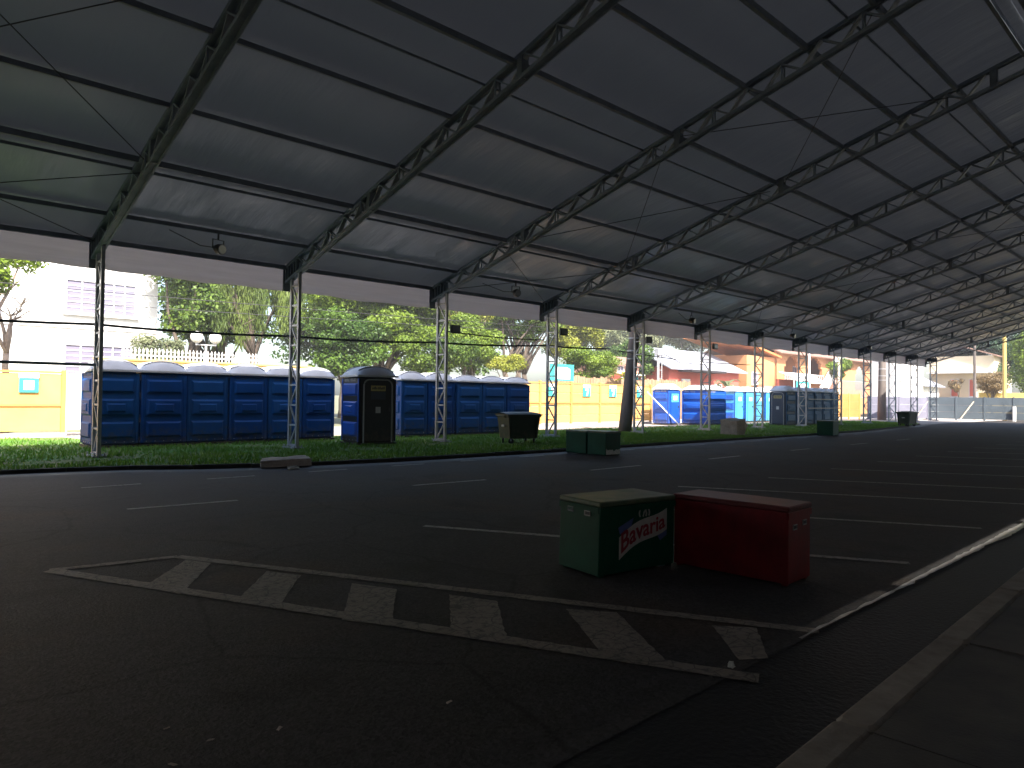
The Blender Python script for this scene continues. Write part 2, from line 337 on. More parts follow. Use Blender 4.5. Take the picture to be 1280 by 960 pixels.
MAT['plank'] = mat('weathered_wood', (.38, .25, .15), rough=.85, scale=2.2, col2=(.25, .15, .09), stretch=(3, 1, .4), bump=.3, bscale=20)
MAT['globe'] = mat('opal_globe', (.82, .81, .78), rough=.3, var=.04)
MAT['ochre'] = mat('ochre_wall', (.62, .45, .14), rough=.85, scale=.7, var=.12)
MAT['pole_yellow'] = mat('yellow_pole', (.62, .44, .14), rough=.7, scale=2, var=.15)
MAT['lamp_glass'] = mat('floodlight_glass', (.25, .27, .28), rough=.1, spec=.8)
MAT['leaf_deep'] = leaf_mat('deep_leaves', (.018, .055, .012), (.13, .22, .02))
MAT['leaf_mid'] = leaf_mat('mid_leaves', (.018, .058, .010), (.22, .31, .025))
MAT['leaf_yellow'] = leaf_mat('yellow_green_leaves', (.09, .14, .015), (.34, .34, .04))
MAT['leaf_grey'] = leaf_mat('grey_green_leaves', (.06, .085, .04), (.21, .23, .12))
MAT['leaf_willow'] = leaf_mat('hanging_leaves', (.04, .075, .015), (.19, .25, .05))
MAT['leaf_conifer'] = leaf_mat('conifer_leaves', (.012, .05, .03), (.07, .15, .045))
MAT['leaf_dry'] = leaf_mat('dry_leaves', (.12, .085, .045), (.27, .19, .09))
MAT['grass'] = leaf_mat('grass_blades', (.085, .22, .022), (.19, .34, .045))

# ------------------------------------------------------------------ setting: ground, road, verge, sidewalk
ST = 'structure'
MB().add([(-900, -900, -.06), (1500, -900, -.06), (1500, 1500, -.06), (-900, 1500, -.06)], [(0, 1, 2, 3)]).build('ground', MAT['earth'], kind=ST)
MB().add([(-40, 1.98, 0), (78, 1.98, 0), (78, 15.7, 0), (-40, 15.7, 0)], [(0, 1, 2, 3)]).build('road', MAT['asphalt'], kind=ST)
MB().add([(53, 15.7, -.002), (78, 15.7, -.002), (78, 24.6, -.002), (53, 24.6, -.002)], [(0, 1, 2, 3)]).build('forecourt', MAT['pavement'], kind=ST)
# front edge of the verge bulges towards the road on the left and rounds off at its far end
edge = [(-40, 15.9), (1, 15.7), (3.7, 15.3), (5.2, 14.4), (6.8, 13.9), (9.2, 13.55), (14, 13.45), (20, 13.5), (30, 13.5), (37, 13.7), (43, 14.4), (48, 15.0), (52, 15.7), (54, 16.9), (54.8, 18.6), (54.6, 20.2)]
def off(e, d): return [(x, y-d) for x, y in e]
def strip(e0, e1, z0, z1):
    m = MB(); n = len(e0)
    return m.add([(x, y, z0) for x, y in e0]+[(x, y, z1) for x, y in e1], [(i, i+1, n+i+1, n+i) for i in range(n-1)])
strip(off(edge[:-3], .72), off(edge[:-3], .12), .004, .004).build('gutter_strip', MAT['gutter'], kind=ST)
kb = prop(bpy.data.objects.new('kerb', None), kind=ST); C.objects.link(kb)
def edge_y(x):
    for (x0, y0), (x1, y1) in zip(edge, edge[1:]):
        if x0 <= x <= x1: return y0+(y1-y0)*(x-x0)/(x1-x0)
    return edge[-1][1]
x = -8.0
while x < 52:
    x1 = x+.98; y0, y1 = edge_y(x), edge_y(min(x1, 52)); dz = random.uniform(-.008, .008)
    MB().bar((x, y0-.06, .035+dz), (x1, y1-.06, .035+dz), .12, .09).build('kerb_stone', MAT['kerb_dark'], kb); x += 1.0
poly = [(x, y) for x, y in edge]+[(40, 20.9), (24, 21.0), (21.5, 22.4), (5.6, 22.4), (4.9, 25.8), (-40, 25.8)]
MB().prism(poly, -.05, .06).build('verge', MAT['turf'], kind=ST)
MB().prism([(4.9, 22.4), (21.5, 22.4), (24, 21.0), (40, 20.9), (54.6, 20.2), (70, 20.2), (70, 29), (4.9, 29)], -.06, .05).build('pavement', MAT['pavement'], kind=ST)
MB().prism([(-40, 25.8), (4.9, 25.8), (4.9, 29), (-40, 29)], -.06, .052).build('pavement', MAT['pavement'], kind=ST)
# near sidewalk: kerb stones and paving slabs
sw = MB().prism([(-40, -40), (66, -40), (66, 1.02), (-40, 1.02)], -.05, .10).build('sidewalk', MAT['kerb_dark'], kind=ST)
x = -4.6
while x < 60:
    L_ = 1.55 if x < 12 else 3.1
    yy = 1.20+.025*(x+L_/2) if x < 8 else 1.42; kr = math.atan(.025) if x < 8 else 0
    dz = random.uniform(-.004, .004)
    MB().cbox((x+L_/2, yy-.08, .055+dz), (L_-.012, .16, .15), .018, kr).build('kerb_stone', MAT['kerb'], sw)
    MB().box((x+L_/2, yy-.165-1.6, .074+dz*2), (L_-.014, 3.18, .12), kr).build('paving_slab', MAT['paving'], sw)
    x += L_
MB().add([(-40, 1.0, -.004), (66, 1.0, -.004), (66, 2.0, -.004), (-40, 2.0, -.004)], [(0, 1, 2, 3)]).build('gutter_strip', MAT['gutter'], kind=ST)
# pale strip that puts the bright sun streak into the gutter's colour: ragged edges
def bright_streak(x0, x1, n, wmax):
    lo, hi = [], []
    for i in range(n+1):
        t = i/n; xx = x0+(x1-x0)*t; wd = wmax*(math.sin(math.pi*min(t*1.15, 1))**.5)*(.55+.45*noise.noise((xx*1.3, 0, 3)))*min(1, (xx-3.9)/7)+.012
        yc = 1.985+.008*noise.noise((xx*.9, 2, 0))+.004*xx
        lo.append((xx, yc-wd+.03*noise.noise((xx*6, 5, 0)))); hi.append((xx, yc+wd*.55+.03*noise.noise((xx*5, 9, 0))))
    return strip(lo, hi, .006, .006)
bright_streak(4.4, 34, 260, .13).build('gutter_light_streak', MAT['light_streak'], kind=ST)

# ------------------------------------------------------------------ painted markings
def mark(pts, m='line_paint', z=.005):
    a, b, c_, d = [Vector((*p, 0)) for p in pts]               # two long sides a-d and b-c, frayed by noise
    if (b-a).length > (d-a).length: a, b, c_, d = b, c_, d, a
    n = max(6, int((d-a).length/.06)); amp = .012 if m == 'old_paint' else .007
    lo, hi = [], []
    for i in range(n+1):
        p, q = a.lerp(d, i/n), b.lerp(c_, i/n); w_ = (q-p).normalized()
        k1 = amp*noise.noise((p.x*23, p.y*23, 1))+amp*.6*noise.noise((p.x*70, p.y*70, 2)); k2 = amp*noise.noise((q.x*23, q.y*23, 5))+amp*.6*noise.noise((q.x*70, q.y*70, 2))
        p = p+w_*k1; q = q+w_*k2; lo.append((p.x, p.y)); hi.append((q.x, q.y))
    strip(lo, hi, z, z).build('road_marking', MAT[m], kind=ST)
def line(a, b, wd=.09, m='line_paint', z=.005):
    a, b = Vector((*a, 0)), Vector((*b, 0)); n_ = Vector((-(b-a).y, (b-a).x, 0)).normalized()*wd/2
    pts = [a+n_, a-n_, b-n_, b+n_]
    mark([(p.x, p.y) for p in pts], m, z)
for a, b in (((2.62, 9.95), (4.0, 9.85)), ((6.89, 9.72), (8.4, 9.6)), ((11.24, 9.55), (12.97, 9.56)), ((15.83, 9.55), (17.43, 9.58)), ((20.66, 9.7), (21.96, 9.7)), ((25.3, 9.75), (26.8, 9.75)), ((30, 9.8), (31.5, 9.8)), ((-2, 10.1), (-.4, 10.0))):
    line(a, b, .10)
x = -3.1
while x < 34: line((x, 12.72-.015*max(0, 12-x)), (x+.85, 12.7-.015*max(0, 11-x)), .08); x += 1.62+.3
# angled parking stalls, direction shared by all lines
sdir = Vector((12.77-10.46, 2.6-6.87)).normalized()
for k, (tx, ty, bot, wear) in enumerate(((4.86, 6.62, 2.25, .1), (7.47, 6.8, 2.3, .1), (10.4, 6.87, 2.4, .1), (13.0, 6.55, 2.4, .1), (15.9, 6.55, 2.5, .1), (18.8, 6.6, 2.6, .1), (21.7, 6.6, 2.6, .1), (24.6, 6.6, 2.6, .1), (27.5, 6.6, 2.6, .1), (30.4, 6.6, 2.6, .1), (33.3, 6.6, 2.6, .1))):
    t = (ty-bot)/-sdir.y
    line((tx, ty), (tx+sdir.x*t, bot), .10)
# hatched triangle at the end of the bay
tipA, tipB = Vector((1.25, 6.95)), Vector((2.22, 6.80))
loA, loB = Vector((1.25, 6.95)), Vector((3.60, 1.86))
hiA, hiB = Vector((2.22, 6.80)), Vector((4.63, 1.98))
line(loA, loB, .13, 'old_paint'); line(hiA, hiB, .11, 'old_paint'); line(tipA, tipB, .10, 'old_paint', .0056)
def on(a, b, t): p = a+(b-a)*t; return (p.x, p.y)
for q in (((1.64, 5.85), (1.79, 5.45), (2.38, 6.39), (2.26, 6.65)), ((2.05, 5.06), (2.19, 4.69), (2.78, 5.49), (2.63, 5.80)),
          ((2.38, 4.14), (2.57, 3.83), (3.14, 4.63), (2.97, 5.0)), ((2.74, 3.44), (2.95, 3.14), (3.52, 3.88), (3.36, 4.24)),
          ((3.22, 2.62), (3.36, 2.22), (3.97, 3.13), (3.76, 3.42)), ((3.72, 2.02), (3.86, 1.93), (4.42, 2.31), (4.23, 2.53))):
    q = [Vector(p) for p in q]; d0 = (q[3]-q[0]).normalized()*.07; d1 = (q[2]-q[1]).normalized()*.07
    mark([tuple(p) for p in (q[0]+d0, q[1]+d1, q[2]-d1*.6, q[3]-d0*.6)], 'old_paint', .0045)
mark(((-.75, 4.1), (-.1, 3.6), (.05, 3.72), (-.6, 4.22)), 'old_paint', .0045)

# ------------------------------------------------------------------ the tent
YE, ZE, SL, DEP, YR = 18.27, 4.99, .289, .477, 3.30
ZR = ZE+SL*(YE-YR); YB = YR-(YE-YR)
FX = [-10.98, -5.98, -.98, 4.02, 8.67, 13.62, 18.67, 23.93, 29.06, 34.14, 39.2, 44.04, 48.74, 53.34, 57.88, 62.4]
NX = len(FX); I0 = 3                                  # I0 = first frame in the picture
def zr(y): return ZE+SL*(YE-y) if y >= YR else ZR-SL*(YR-y)
tent = thing('event_tent', 'long grey membrane tent roof on lattice trusses and slender lattice columns over the car park', 'tent', (29, 17.75, 0))
def T(o):                                             # keep world coordinates while parenting to the tent
    o.parent = tent; o.matrix_parent_inverse = Matrix.Translation((-29, -17.75, 0)); return o
# one rafter: chords as the part, webs, plates as sub-parts (built at x = 0 and shared)
m = MB()
for (ya, yb) in ((YE-.02, YR), (YR, YB+.02)):
    for sx in (-.06, .06):
        m.bar((sx, ya, zr(ya)-.035), (sx, yb, zr(yb)-.035), .05, .07)
        m.bar((sx, ya, zr(ya)-DEP+.035), (sx, yb, zr(yb)-DEP+.035), .05, .07)
    m.bar((0, ya, zr(ya)-.045), (0, yb, zr(yb)-.045), .07, .02); m.bar((0, ya, zr(ya)-DEP+.02), (0, yb, zr(yb)-DEP+.02), .07, .02)
rafter_me = m.mesh('rafter_truss', MAT['steel_dark'])
PAN = .78
def webs():
    out = []; y = YE-.75; k = 0
    while y-PAN > YR+.2:
        a, b, c = y, y-PAN/2, y-PAN
        out.append((((0, a, zr(a)-.07), (0, b, zr(b)-DEP+.07)), 'thin'))
        out.append((((0, b, zr(b)-DEP+.07), (0, c, zr(c)-.07)), 'wide'))
        if k % 2: out.append((((0, c, zr(c)-.07), (0, c, zr(c)-DEP+.07)), 'thin'))
        y -= PAN; k += 1
    return out
WEB = webs()
def web_mb(mb, ab, kind):
    a, b = Vector(ab[0]), Vector(ab[1])
    if kind == 'wide': mb.bar(a+Vector((0, 0, 0)), b, .10, .035, up=(0, .5, 1))
    else:
        for sx in (-.055, .055): mb.bar(a+Vector((sx, 0, 0)), b+Vector((sx, 0, 0)), .028, .028)
web_mes = [(lambda mb: mb.mesh('web', MAT['steel'] if w_[1] == 'wide' else MAT['steel_dark']))((lambda mb, w_: (web_mb(mb, *w_), mb)[1])(MB(), w_)) for w_ in WEB]  # wide webs get paler steel: light caught on their flats is put into colour
m = MB()
for w_ in WEB: web_mb(m, *w_)
lattice_me = m.mesh('web_lattice', MAT['steel_dark'])
splice_mes = [MB().box((0, y, zr(y)-DEP/2), (.17, .13, DEP-.02)).mesh('splice_plate', MAT['purlin']) for y in (14.05, 9.05, 4.1)]
m = MB()
for i in range(5):
    y = YE-.06-i*.15; m.box((0, y, zr(y)-DEP/2), (.16, .05, DEP-.16))
m.box((0, YE-.42, zr(YE-.42)-DEP/2), (.03, .74, DEP-.2)); m.box((0, YE+.02, ZE-.36), (.22, .03, .62))
haunch_me = m.mesh('eave_bracket', MAT['purlin'])
# column: two chords, rungs and diagonals, foot
CY0, CY1, CT = 17.53, 17.97, 4.55
def ctop(y): return zr(y)-DEP+.0
m = MB()
for y in (CY0, CY1): m.box((0, y, (ctop(y))/2+.04), (.075, .075, ctop(y)-.04))
col_me = m.mesh('lattice_column', MAT['steel'])
m = MB(); m.box((0, 17.75, .085), (.30, .72, .03)); m.box((0, 17.75, .115), (.10, .62, .05))
for y in (17.45, 18.05):
    for sx in (-.1, .1): m.tube([(sx, y, .10), (sx, y, .16)], .018, 6)
foot_me = m.mesh('foot_plate', MAT['steel'])
rung_me = MB().box((0, 17.75, 0), (.045, .365, .045)).mesh('rung', MAT['steel'])
NB = 8; HB = (4.42-.15)/NB
m = MB(); m.bar((0, CY0+.04, .02), (0, CY1-.04, HB-.02), .04, .04); dia_a = m.mesh('diagonal', MAT['steel'])
m = MB(); m.bar((0, CY1-.04, .02), (0, CY0+.04, HB-.02), .04, .04); dia_b = m.mesh('diagonal', MAT['steel'])
m = MB()
for k in range(NB+1): m.box((0, 17.75, .15+k*HB), (.045, .365, .045))
for k in range(NB):
    a, b = (CY0+.04, CY1-.04) if k % 2 else (CY1-.04, CY0+.04)
    m.bar((0, a, .17+k*HB), (0, b, .13+(k+1)*HB), .04, .04)
lacing_me = m.mesh('column_lacing', MAT['steel'])
for i, X in enumerate(FX):
    r = T(link('rafter_truss', rafter_me, None, (X, 0, 0)))
    if I0 <= i <= I0+4:
        for me in web_mes: link('web', me, r)
    else: link('web_lattice', lattice_me, r)['kind'] = 'stuff'
    [link('splice_plate', q_, r) for q_ in splice_mes]; link('eave_bracket', haunch_me, r)
    c = T(link('lattice_column', col_me, None, (X, 0, 0)))
    link('foot_plate', foot_me, c)
    if I0 <= i <= I0+8:
        for k in range(NB+1): link('rung', rung_me, c, (0, 0, .15+k*HB))
        for k in range(NB): link('diagonal', dia_b if k % 2 == 0 else dia_a, c, (0, 0, .15+k*HB))
    else: link('column_lacing', lacing_me, c)['kind'] = 'stuff'
    T(MB().tube([(X, YB+.5, 0), (X, YB+.5, zr(YB+.5)-DEP)], .07, 8).build('rear_post', MAT['steel']))
# purlins, membrane, valance, bay by bay
PUR = [(18.21, .10, .13), (16.95, .075, .11), (15.12, .05, .07), (14.72, .10, .14), (12.95, .07, .11), (11.0, .07, .11), (9.98, .035, .05), (9.22, .10, .13), (7.40, .09, .13), (6.10, .10, .14), (5.30, .035, .05), (4.83, .10, .13), (3.52, .10, .16), (3.08, .10, .16), (1.5, .09, .13), (-1.5, .09, .13), (-4.5, .09, .13), (-7.5, .09, .13), (-10.5, .09, .13)]
def membrane(xa, xb, ya, yb, seed):
    m = MB(); nu, nv = 26, 60
    pys = [p[0] for p in PUR]
    def fn(u, v):
        x_ = xa+(xb-xa)*u; y_ = ya+(yb-ya)*v
        d = min(abs(y_-p) for p in pys)
        e = min(u, 1-u)*(xb-xa)                       # distance to the frame
        z = zr(y_)+.03+min(d, .8)*.045*min(1, e*1.6)
        k = min(1, e*1.2)*min(1, d*3)
        g = max(0, min(1, (y_-11.5)/4.5)) if y_ > 8 else .12
        # tension folds running obliquely down to the frames near the eave
        z += k*(.005+.034*g)*noise.noise((x_*4.6+y_*.9*(1 if (seed % 2) else -1)+seed, y_*.30, seed*3.1))
        z += k*.016*noise.noise((x_*.9, y_*.8, seed))
        return (x_, y_, z)
    m.grid(nu, nv, fn); return m
for i in range(NX-1):
    xa, xb = FX[i], FX[i+1]
    seam = .0004
    T(membrane(xa+seam, xb-seam, YR, YE+.06, i).build('roof_panel', MAT['membrane'], smooth=True))
    # far slope: two sheets that do not quite meet, so a sliver of sun falls along the near gutter
    def slit(x_): return -3.80+.004*x_, max(.0003, .055*max(0, min(1, (x_-2.2)/8.5))*(1+.45*noise.noise((x_*1.9, 4, 0))+.25*noise.noise((x_*6, 8, 0))))
    m = MB(); m.grid(40, 6, lambda u, v: (lambda x_: (x_, YB+(slit(x_)[0]-slit(x_)[1]/2-YB)*v, zr(YB+(slit(x_)[0]-slit(x_)[1]/2-YB)*v)+.03))(xa+seam+(xb-xa-2*seam)*u))
    T(m.build('roof_panel', MAT['membrane']))
    m = MB(); m.grid(40, 6, lambda u, v: (lambda x_: (x_, YR+(slit(x_)[0]+slit(x_)[1]/2-YR)*(1-v), zr(YR+(slit(x_)[0]+slit(x_)[1]/2-YR)*(1-v))+.03))(xa+seam+(xb-xa-2*seam)*u))
    T(m.build('roof_panel', MAT['membrane']))
    for (y, wd, hg) in PUR:
        T(MB().bar((xa+.09, y, zr(y)-hg*.41), (xb-.09, y, zr(y)-hg*.41), wd*.78, hg*.82).build('purlin', MAT['purlin']))
    # valance: hanging strip with a slightly wavy lower edge, weighted hem
    m = MB(); n_ = 24
    def val(u, v):
        x_ = xa+.03+(xb-xa-.06)*u
        bot = 4.34+.02*math.sin(u*math.pi*5+i)+.015*noise.noise((x_*2, i, 0))
        bot -= .035*math.sin(math.pi*u)
        z = ZE+.03+(bot-ZE-.03)*v
        return (x_, YE+.05+.03*noise.noise((x_*1.4, z*2.5, i))*v+.015*math.sin(z*26)*(v > .55), z)
    m.grid(n_, 8, val)
    T(m.build('valance', MAT['valance'], smooth=True))
# diagonal wind bracing cables in some bays
def wire(pts, r, parent=True, name='bracing_cable', mt='cable'):
    o = MB().tube(pts, r, 5).build(name, MAT[mt])
    return T(o) if parent else o
for i in (2, 5, 8, 11):
    xa, xb = FX[i], FX[i+1]
    for (y0, y1) in ((18.0, 14.9), (14.5, 9.4), (9.0, 4.9)):
        for (p, q) in (((xa, y0), (xb, y1)), ((xb, y0), (xa, y1))):
            wire([(p[0], p[1], zr(p[1])-.2), (q[0], q[1], zr(q[1])-.2)], .010)
# unseen sheets added to keep light out: gable end on left, side behind camera
m = MB(); m.grid(40, 4, lambda u, v: (-11.05+.05*math.sin(u*60), YB+(YE-YB)*u, .05+(zr(YB+(YE-YB)*u)-.05)*v)); T(m.build('added_gable_blocker', MAT['blackout'], smooth=True))
m = MB(); m.grid(80, 2, lambda u, v: (-11+51*u, YB+.1+.06*math.sin(u*220), .12+(ZE-.12)*v)); T(m.build('added_side_blocker', MAT['blackout'], smooth=True))

# spotlights under the roof, floodlights on the columns
def spotlight(x, y, z, label, tilt=0):
    t = thing('spotlight', label, 'spotlight', (x, y, z), tilt, 'spotlights hung under the tent eave')
    m = MB(); m.tube([(0, -.14, -.02), (0, -.02, 0), (0, .10, .04)], [.12, .125, .07], 12); m.build('lamp_housing', MAT['cable'], t, smooth=False)
    MB().tube([(0, -.155, -.022), (0, -.142, -.02)], .105, 12).build('lens', MAT['lamp_glass'], t)
    m = MB(); m.bar((-.15, 0, 0), (-.15, 0, .22), .025, .012); m.bar((.15, 0, 0), (.15, 0, .22), .025, .012); m.bar((-.16, 0, .22), (.16, 0, .22), .025, .012); m.bar((0, 0, .22), (0, 0, .40), .03, .03)
    m.build('bracket', MAT['cable'], t)
    m = MB(); m.tube([(.1, .05, .05), (-.4, .1, .02), (-1.2, .1, .22)], .012, 5); m.build('lead', MAT['cable'], t); return t
spotlight(6.3, 16.95, 4.92, 'black spotlight hanging from the roof above the row of blue toilets, nearest the left', .3)
spotlight(16.0, 16.9, 4.95, 'black spotlight hanging from the roof just left of the green bin', -.2)
spotlight(26.6, 16.95, 4.92, 'black spotlight hanging from the roof in the bay right of the dark utility pole', .2)
spotlight(36.2, 16.95, 4.92, 'small black spotlight under the eave above the light blue toilets', .1)
spotlight(46.8, 16.95, 4.92, 'farthest black spotlight under the eave, above the far dark box', .1)
def floodlight(X, y, z, s, label):
    t = thing('floodlight', label, 'floodlight', (X, y, z), 0, 'floodlights clamped to the columns')
    MB().cbox((s*.22, 0, 0), (.36, .12, .26), .02).build('lamp_housing', MAT['cable'], t)
    MB().box((s*.22, -.064, 0), (.30, .008, .20)).build('lens', MAT['lamp_glass'], t)
    m = MB(); m.bar((s*.04, .0, -.1), (s*.04, 0, .1), .04, .02); m.build('clamp', MAT['steel'], t)
floodlight(FX[5]+.04, 17.42, 3.62, 1, 'dark box floodlight on the column behind the row of blue toilets')
floodlight(FX[6]+.04, 17.42, 3.9, 1, 'dark floodlight on the column beside the wheeled green bin')
floodlight(FX[8]+.04, 17.42, 3.98, 1, 'dark box floodlight high on the column in front of the large blue cabin')
floodlight(FX[7]-.0, 17.42, 3.95, 1, 'round dark floodlight high on the column next to the utility pole')

# cables and rails strung between the columns
def cable(pts, r, name, label, cat, group=None, mt='cable'):
    o = MB().tube(pts, r, 6).build(name, MAT[mt]); return prop(o, label, cat, group)
def sag(p, q, s, n=10): return [tuple(Vector(p).lerp(Vector(q), i/n)+Vector((0, 0, -s*4*(i/n)*(1-i/n)))) for i in range(n+1)]
pts = []
zc = {-5.98: 2.95, -.98: 2.98, 4.02: 3.03, 8.67: 3.08, 13.62: 3.22, 18.67: 3.42, 22.9: 3.55}
ks = sorted(zc)
for a, b in zip(ks, ks[1:]): pts += sag((a, 18.09, zc[a]), (b, 18.09, zc[b]), .05, 6)[:-1]
pts.append((22.9, 18.45, 3.55))
cable(pts, .033, 'power_cable', 'thick black cable bundle sagging between the columns at half height', 'cable')
cable(sag((14.0, 18.1, 3.62), (18.6, 18.1, 3.62), .06), .022, 'power_cable', 'short black cable from the floodlight column to the column by the green bin', 'cable')
cable(sag((23.3, 18.5, 3.5), (33.9, 18.1, 3.32), .10), .02, 'power_cable', 'black cable running right from the dark utility pole to the columns', 'cable')
o = MB().tube([(-6, 17.75, 2.06), (3.98, 17.75, 2.10)], .032, 8).build('steel_rail', MAT['steel_dark']); prop(o, 'dark steel rail ending at the leftmost thin column above the yellow fence', 'rail')
for z, l in ((1.60, 'upper pale rail between two columns in front of the far blue toilets'), (1.09, 'lower pale rail between two columns in front of the far blue toilets')):
    o = MB().bar((39.3, 17.44, z), (43.9, 17.44, z), .05, .06).build('barrier_rail', MAT['trim']); prop(o, l, 'rail', 'barrier rails by the far toilets')
for z0, z1, y, l in ((4.05, 4.0, 21, 'thin overhead wire crossing just under the valance on the left'), (3.72, 3.9, 22, 'second thin overhead wire on the left, under the first')):
    cable(sag((-8, y, z0), (22.9, 18.75 if y == 21 else 18.78, 4.3 if y == 21 else 4.15), .12), .010, 'overhead_wire', l, 'wire')

# ------------------------------------------------------------------ utility poles
def utility_pole(x, y, r0, r1, h, lean, label, m_='pole', fittings=True):
    t = thing('utility_pole', label, 'pole', (x, y, 0))
    MB().tube([(lean*k/8, 0, h*k/8) for k in range(9)], [r0+(r1-r0)*k/8 for k in range(9)], 14).build('shaft', MAT[m_], t, smooth=True)
    if fittings:
        m = MB()
        for z in (3.2, 3.55, 4.1):
            xx = lean*z/h; rr = r0+(r1-r0)*z/h; m.tube([(xx, 0, z), (xx, 0, z+.06)], rr+.012, 14)
        m.build('steel_band', MAT['steel'], t)
        m = MB(); m.tube([(lean*3.5/h+r1+.02, -.25, 3.5), (lean*3.5/h+r1+.05, -.3, 3.2), (lean*.4+.2, -.28, 2.6)], .018, 6); m.build('service_cable', MAT['cable'], t)
    return t
utility_pole(24.3, 18.75, .29, .205, 6.4, .95, 'thick dark concrete utility pole standing beside a lattice column in the middle')
utility_pole(60.2, 20.8, .33, .22, 9, .1, 'pale utility pole far right behind the end columns')
utility_pole(75, 17.95, .14, .10, 7.6, -.1, 'slim brown pole in front of the cream house', 'pole', False)
utility_pole(73.5, 15.35, .17, .15, 8.3, -.15, 'yellow post rising behind the grey wall at the far right', 'pole_yellow', False)
utility_pole(66, 34*.86, .11, .09, 6.6, 0, 'slim white pole in front of the arched balcony', 'white', False)
utility_pole(71.2, 28.6, .13, .11, 6.2, 0, 'cream pole before the right half of the orange house', 'cream', False)

# ------------------------------------------------------------------ portable toilets
def dome_mb(wd, dp, z0, rise, brim=.05):
    m = MB(); nu, nv = 18, 10
    m.box((0, 0, z0+brim/2), (wd+.05, dp+.05, brim))
    def fn(u, v):
        a = abs(2*u-1); b = abs(2*v-1)
        z = (max(0, 1-a**2.0))**.58*(max(0, 1-b**4))**.6
        return ((u-.5)*(wd+.03), (v-.5)*(dp+.03), z0+brim-.004+rise*1.12*z)
    m.grid(nu, nv, fn)
    # moulded ribs running across the vault
    for v in (.18, .82):
        pts = [Vector(fn(i/12, v))+Vector((0, 0, .012)) for i in range(1, 12)]
        m.tube(pts, .022, 6)
    return m
def side_panel_mb(o, ux, wd, H):
    """moulded wall: text band, three raised plates, nested recess"""
    m = MB(); uz = (0, 0, 1); a0, a1 = .14, wd-.14
    m.relief(o, ux, uz, .02, .10, .05, H-.05, .018, .012); m.relief(o, ux, uz, wd-.10, wd-.02, .05, H-.05, .018, .012)
    m.relief(o, ux, uz, a0, a1, 1.38, 1.74, .045, .05)
    m.relief(o, ux, uz, a0, a1, .78, 1.22, .045, .05)
    m.relief(Vector(o)+Vector(ux).cross(Vector(uz))*.045, ux, uz, a0+.2, a1-.2, .88, 1.10, .025, .03)
    m.relief(o, ux, uz, a0, a1, .20, .62, .045, .05)
    return m
def lettering_mb(o, ux, wd, z):
    m = MB(); rnd = random.Random(3); a = .2
    nn = Vector(ux).cross(Vector((0, 0, 1)))
    for n_ in (5, 5):
        for _ in range(n_):
            p = Vector(o)+Vector(ux)*a+Vector((0, 0, z))+nn*.002; h = .07
            m.plate([(0, 0), (.012, 0), (.012, h), (0, h)], p, ux, (0, 0, 1), .004)
            m.plate([(.014, 0), (.05, 0), (.05, .012), (.014, .012)], p, ux, (0, 0, 1), .004)
            if rnd.random() < .6: m.plate([(.014, h-.012), (.05, h-.012), (.05, h), (.014, h)], p, ux, (0, 0, 1), .004)
            a += .066
        a += .05
    return m
def rivets_mb(o, ux, wd, z):
    m = MB(); nn = Vector(ux).cross(Vector((0, 0, 1)))
    for k in range(5):
        p = Vector(o)+Vector(ux)*(.15+k*(wd-.3)/4)+Vector((0, 0, z))+nn*.008; m.sphere(p, .013, 6, 4)
    return m
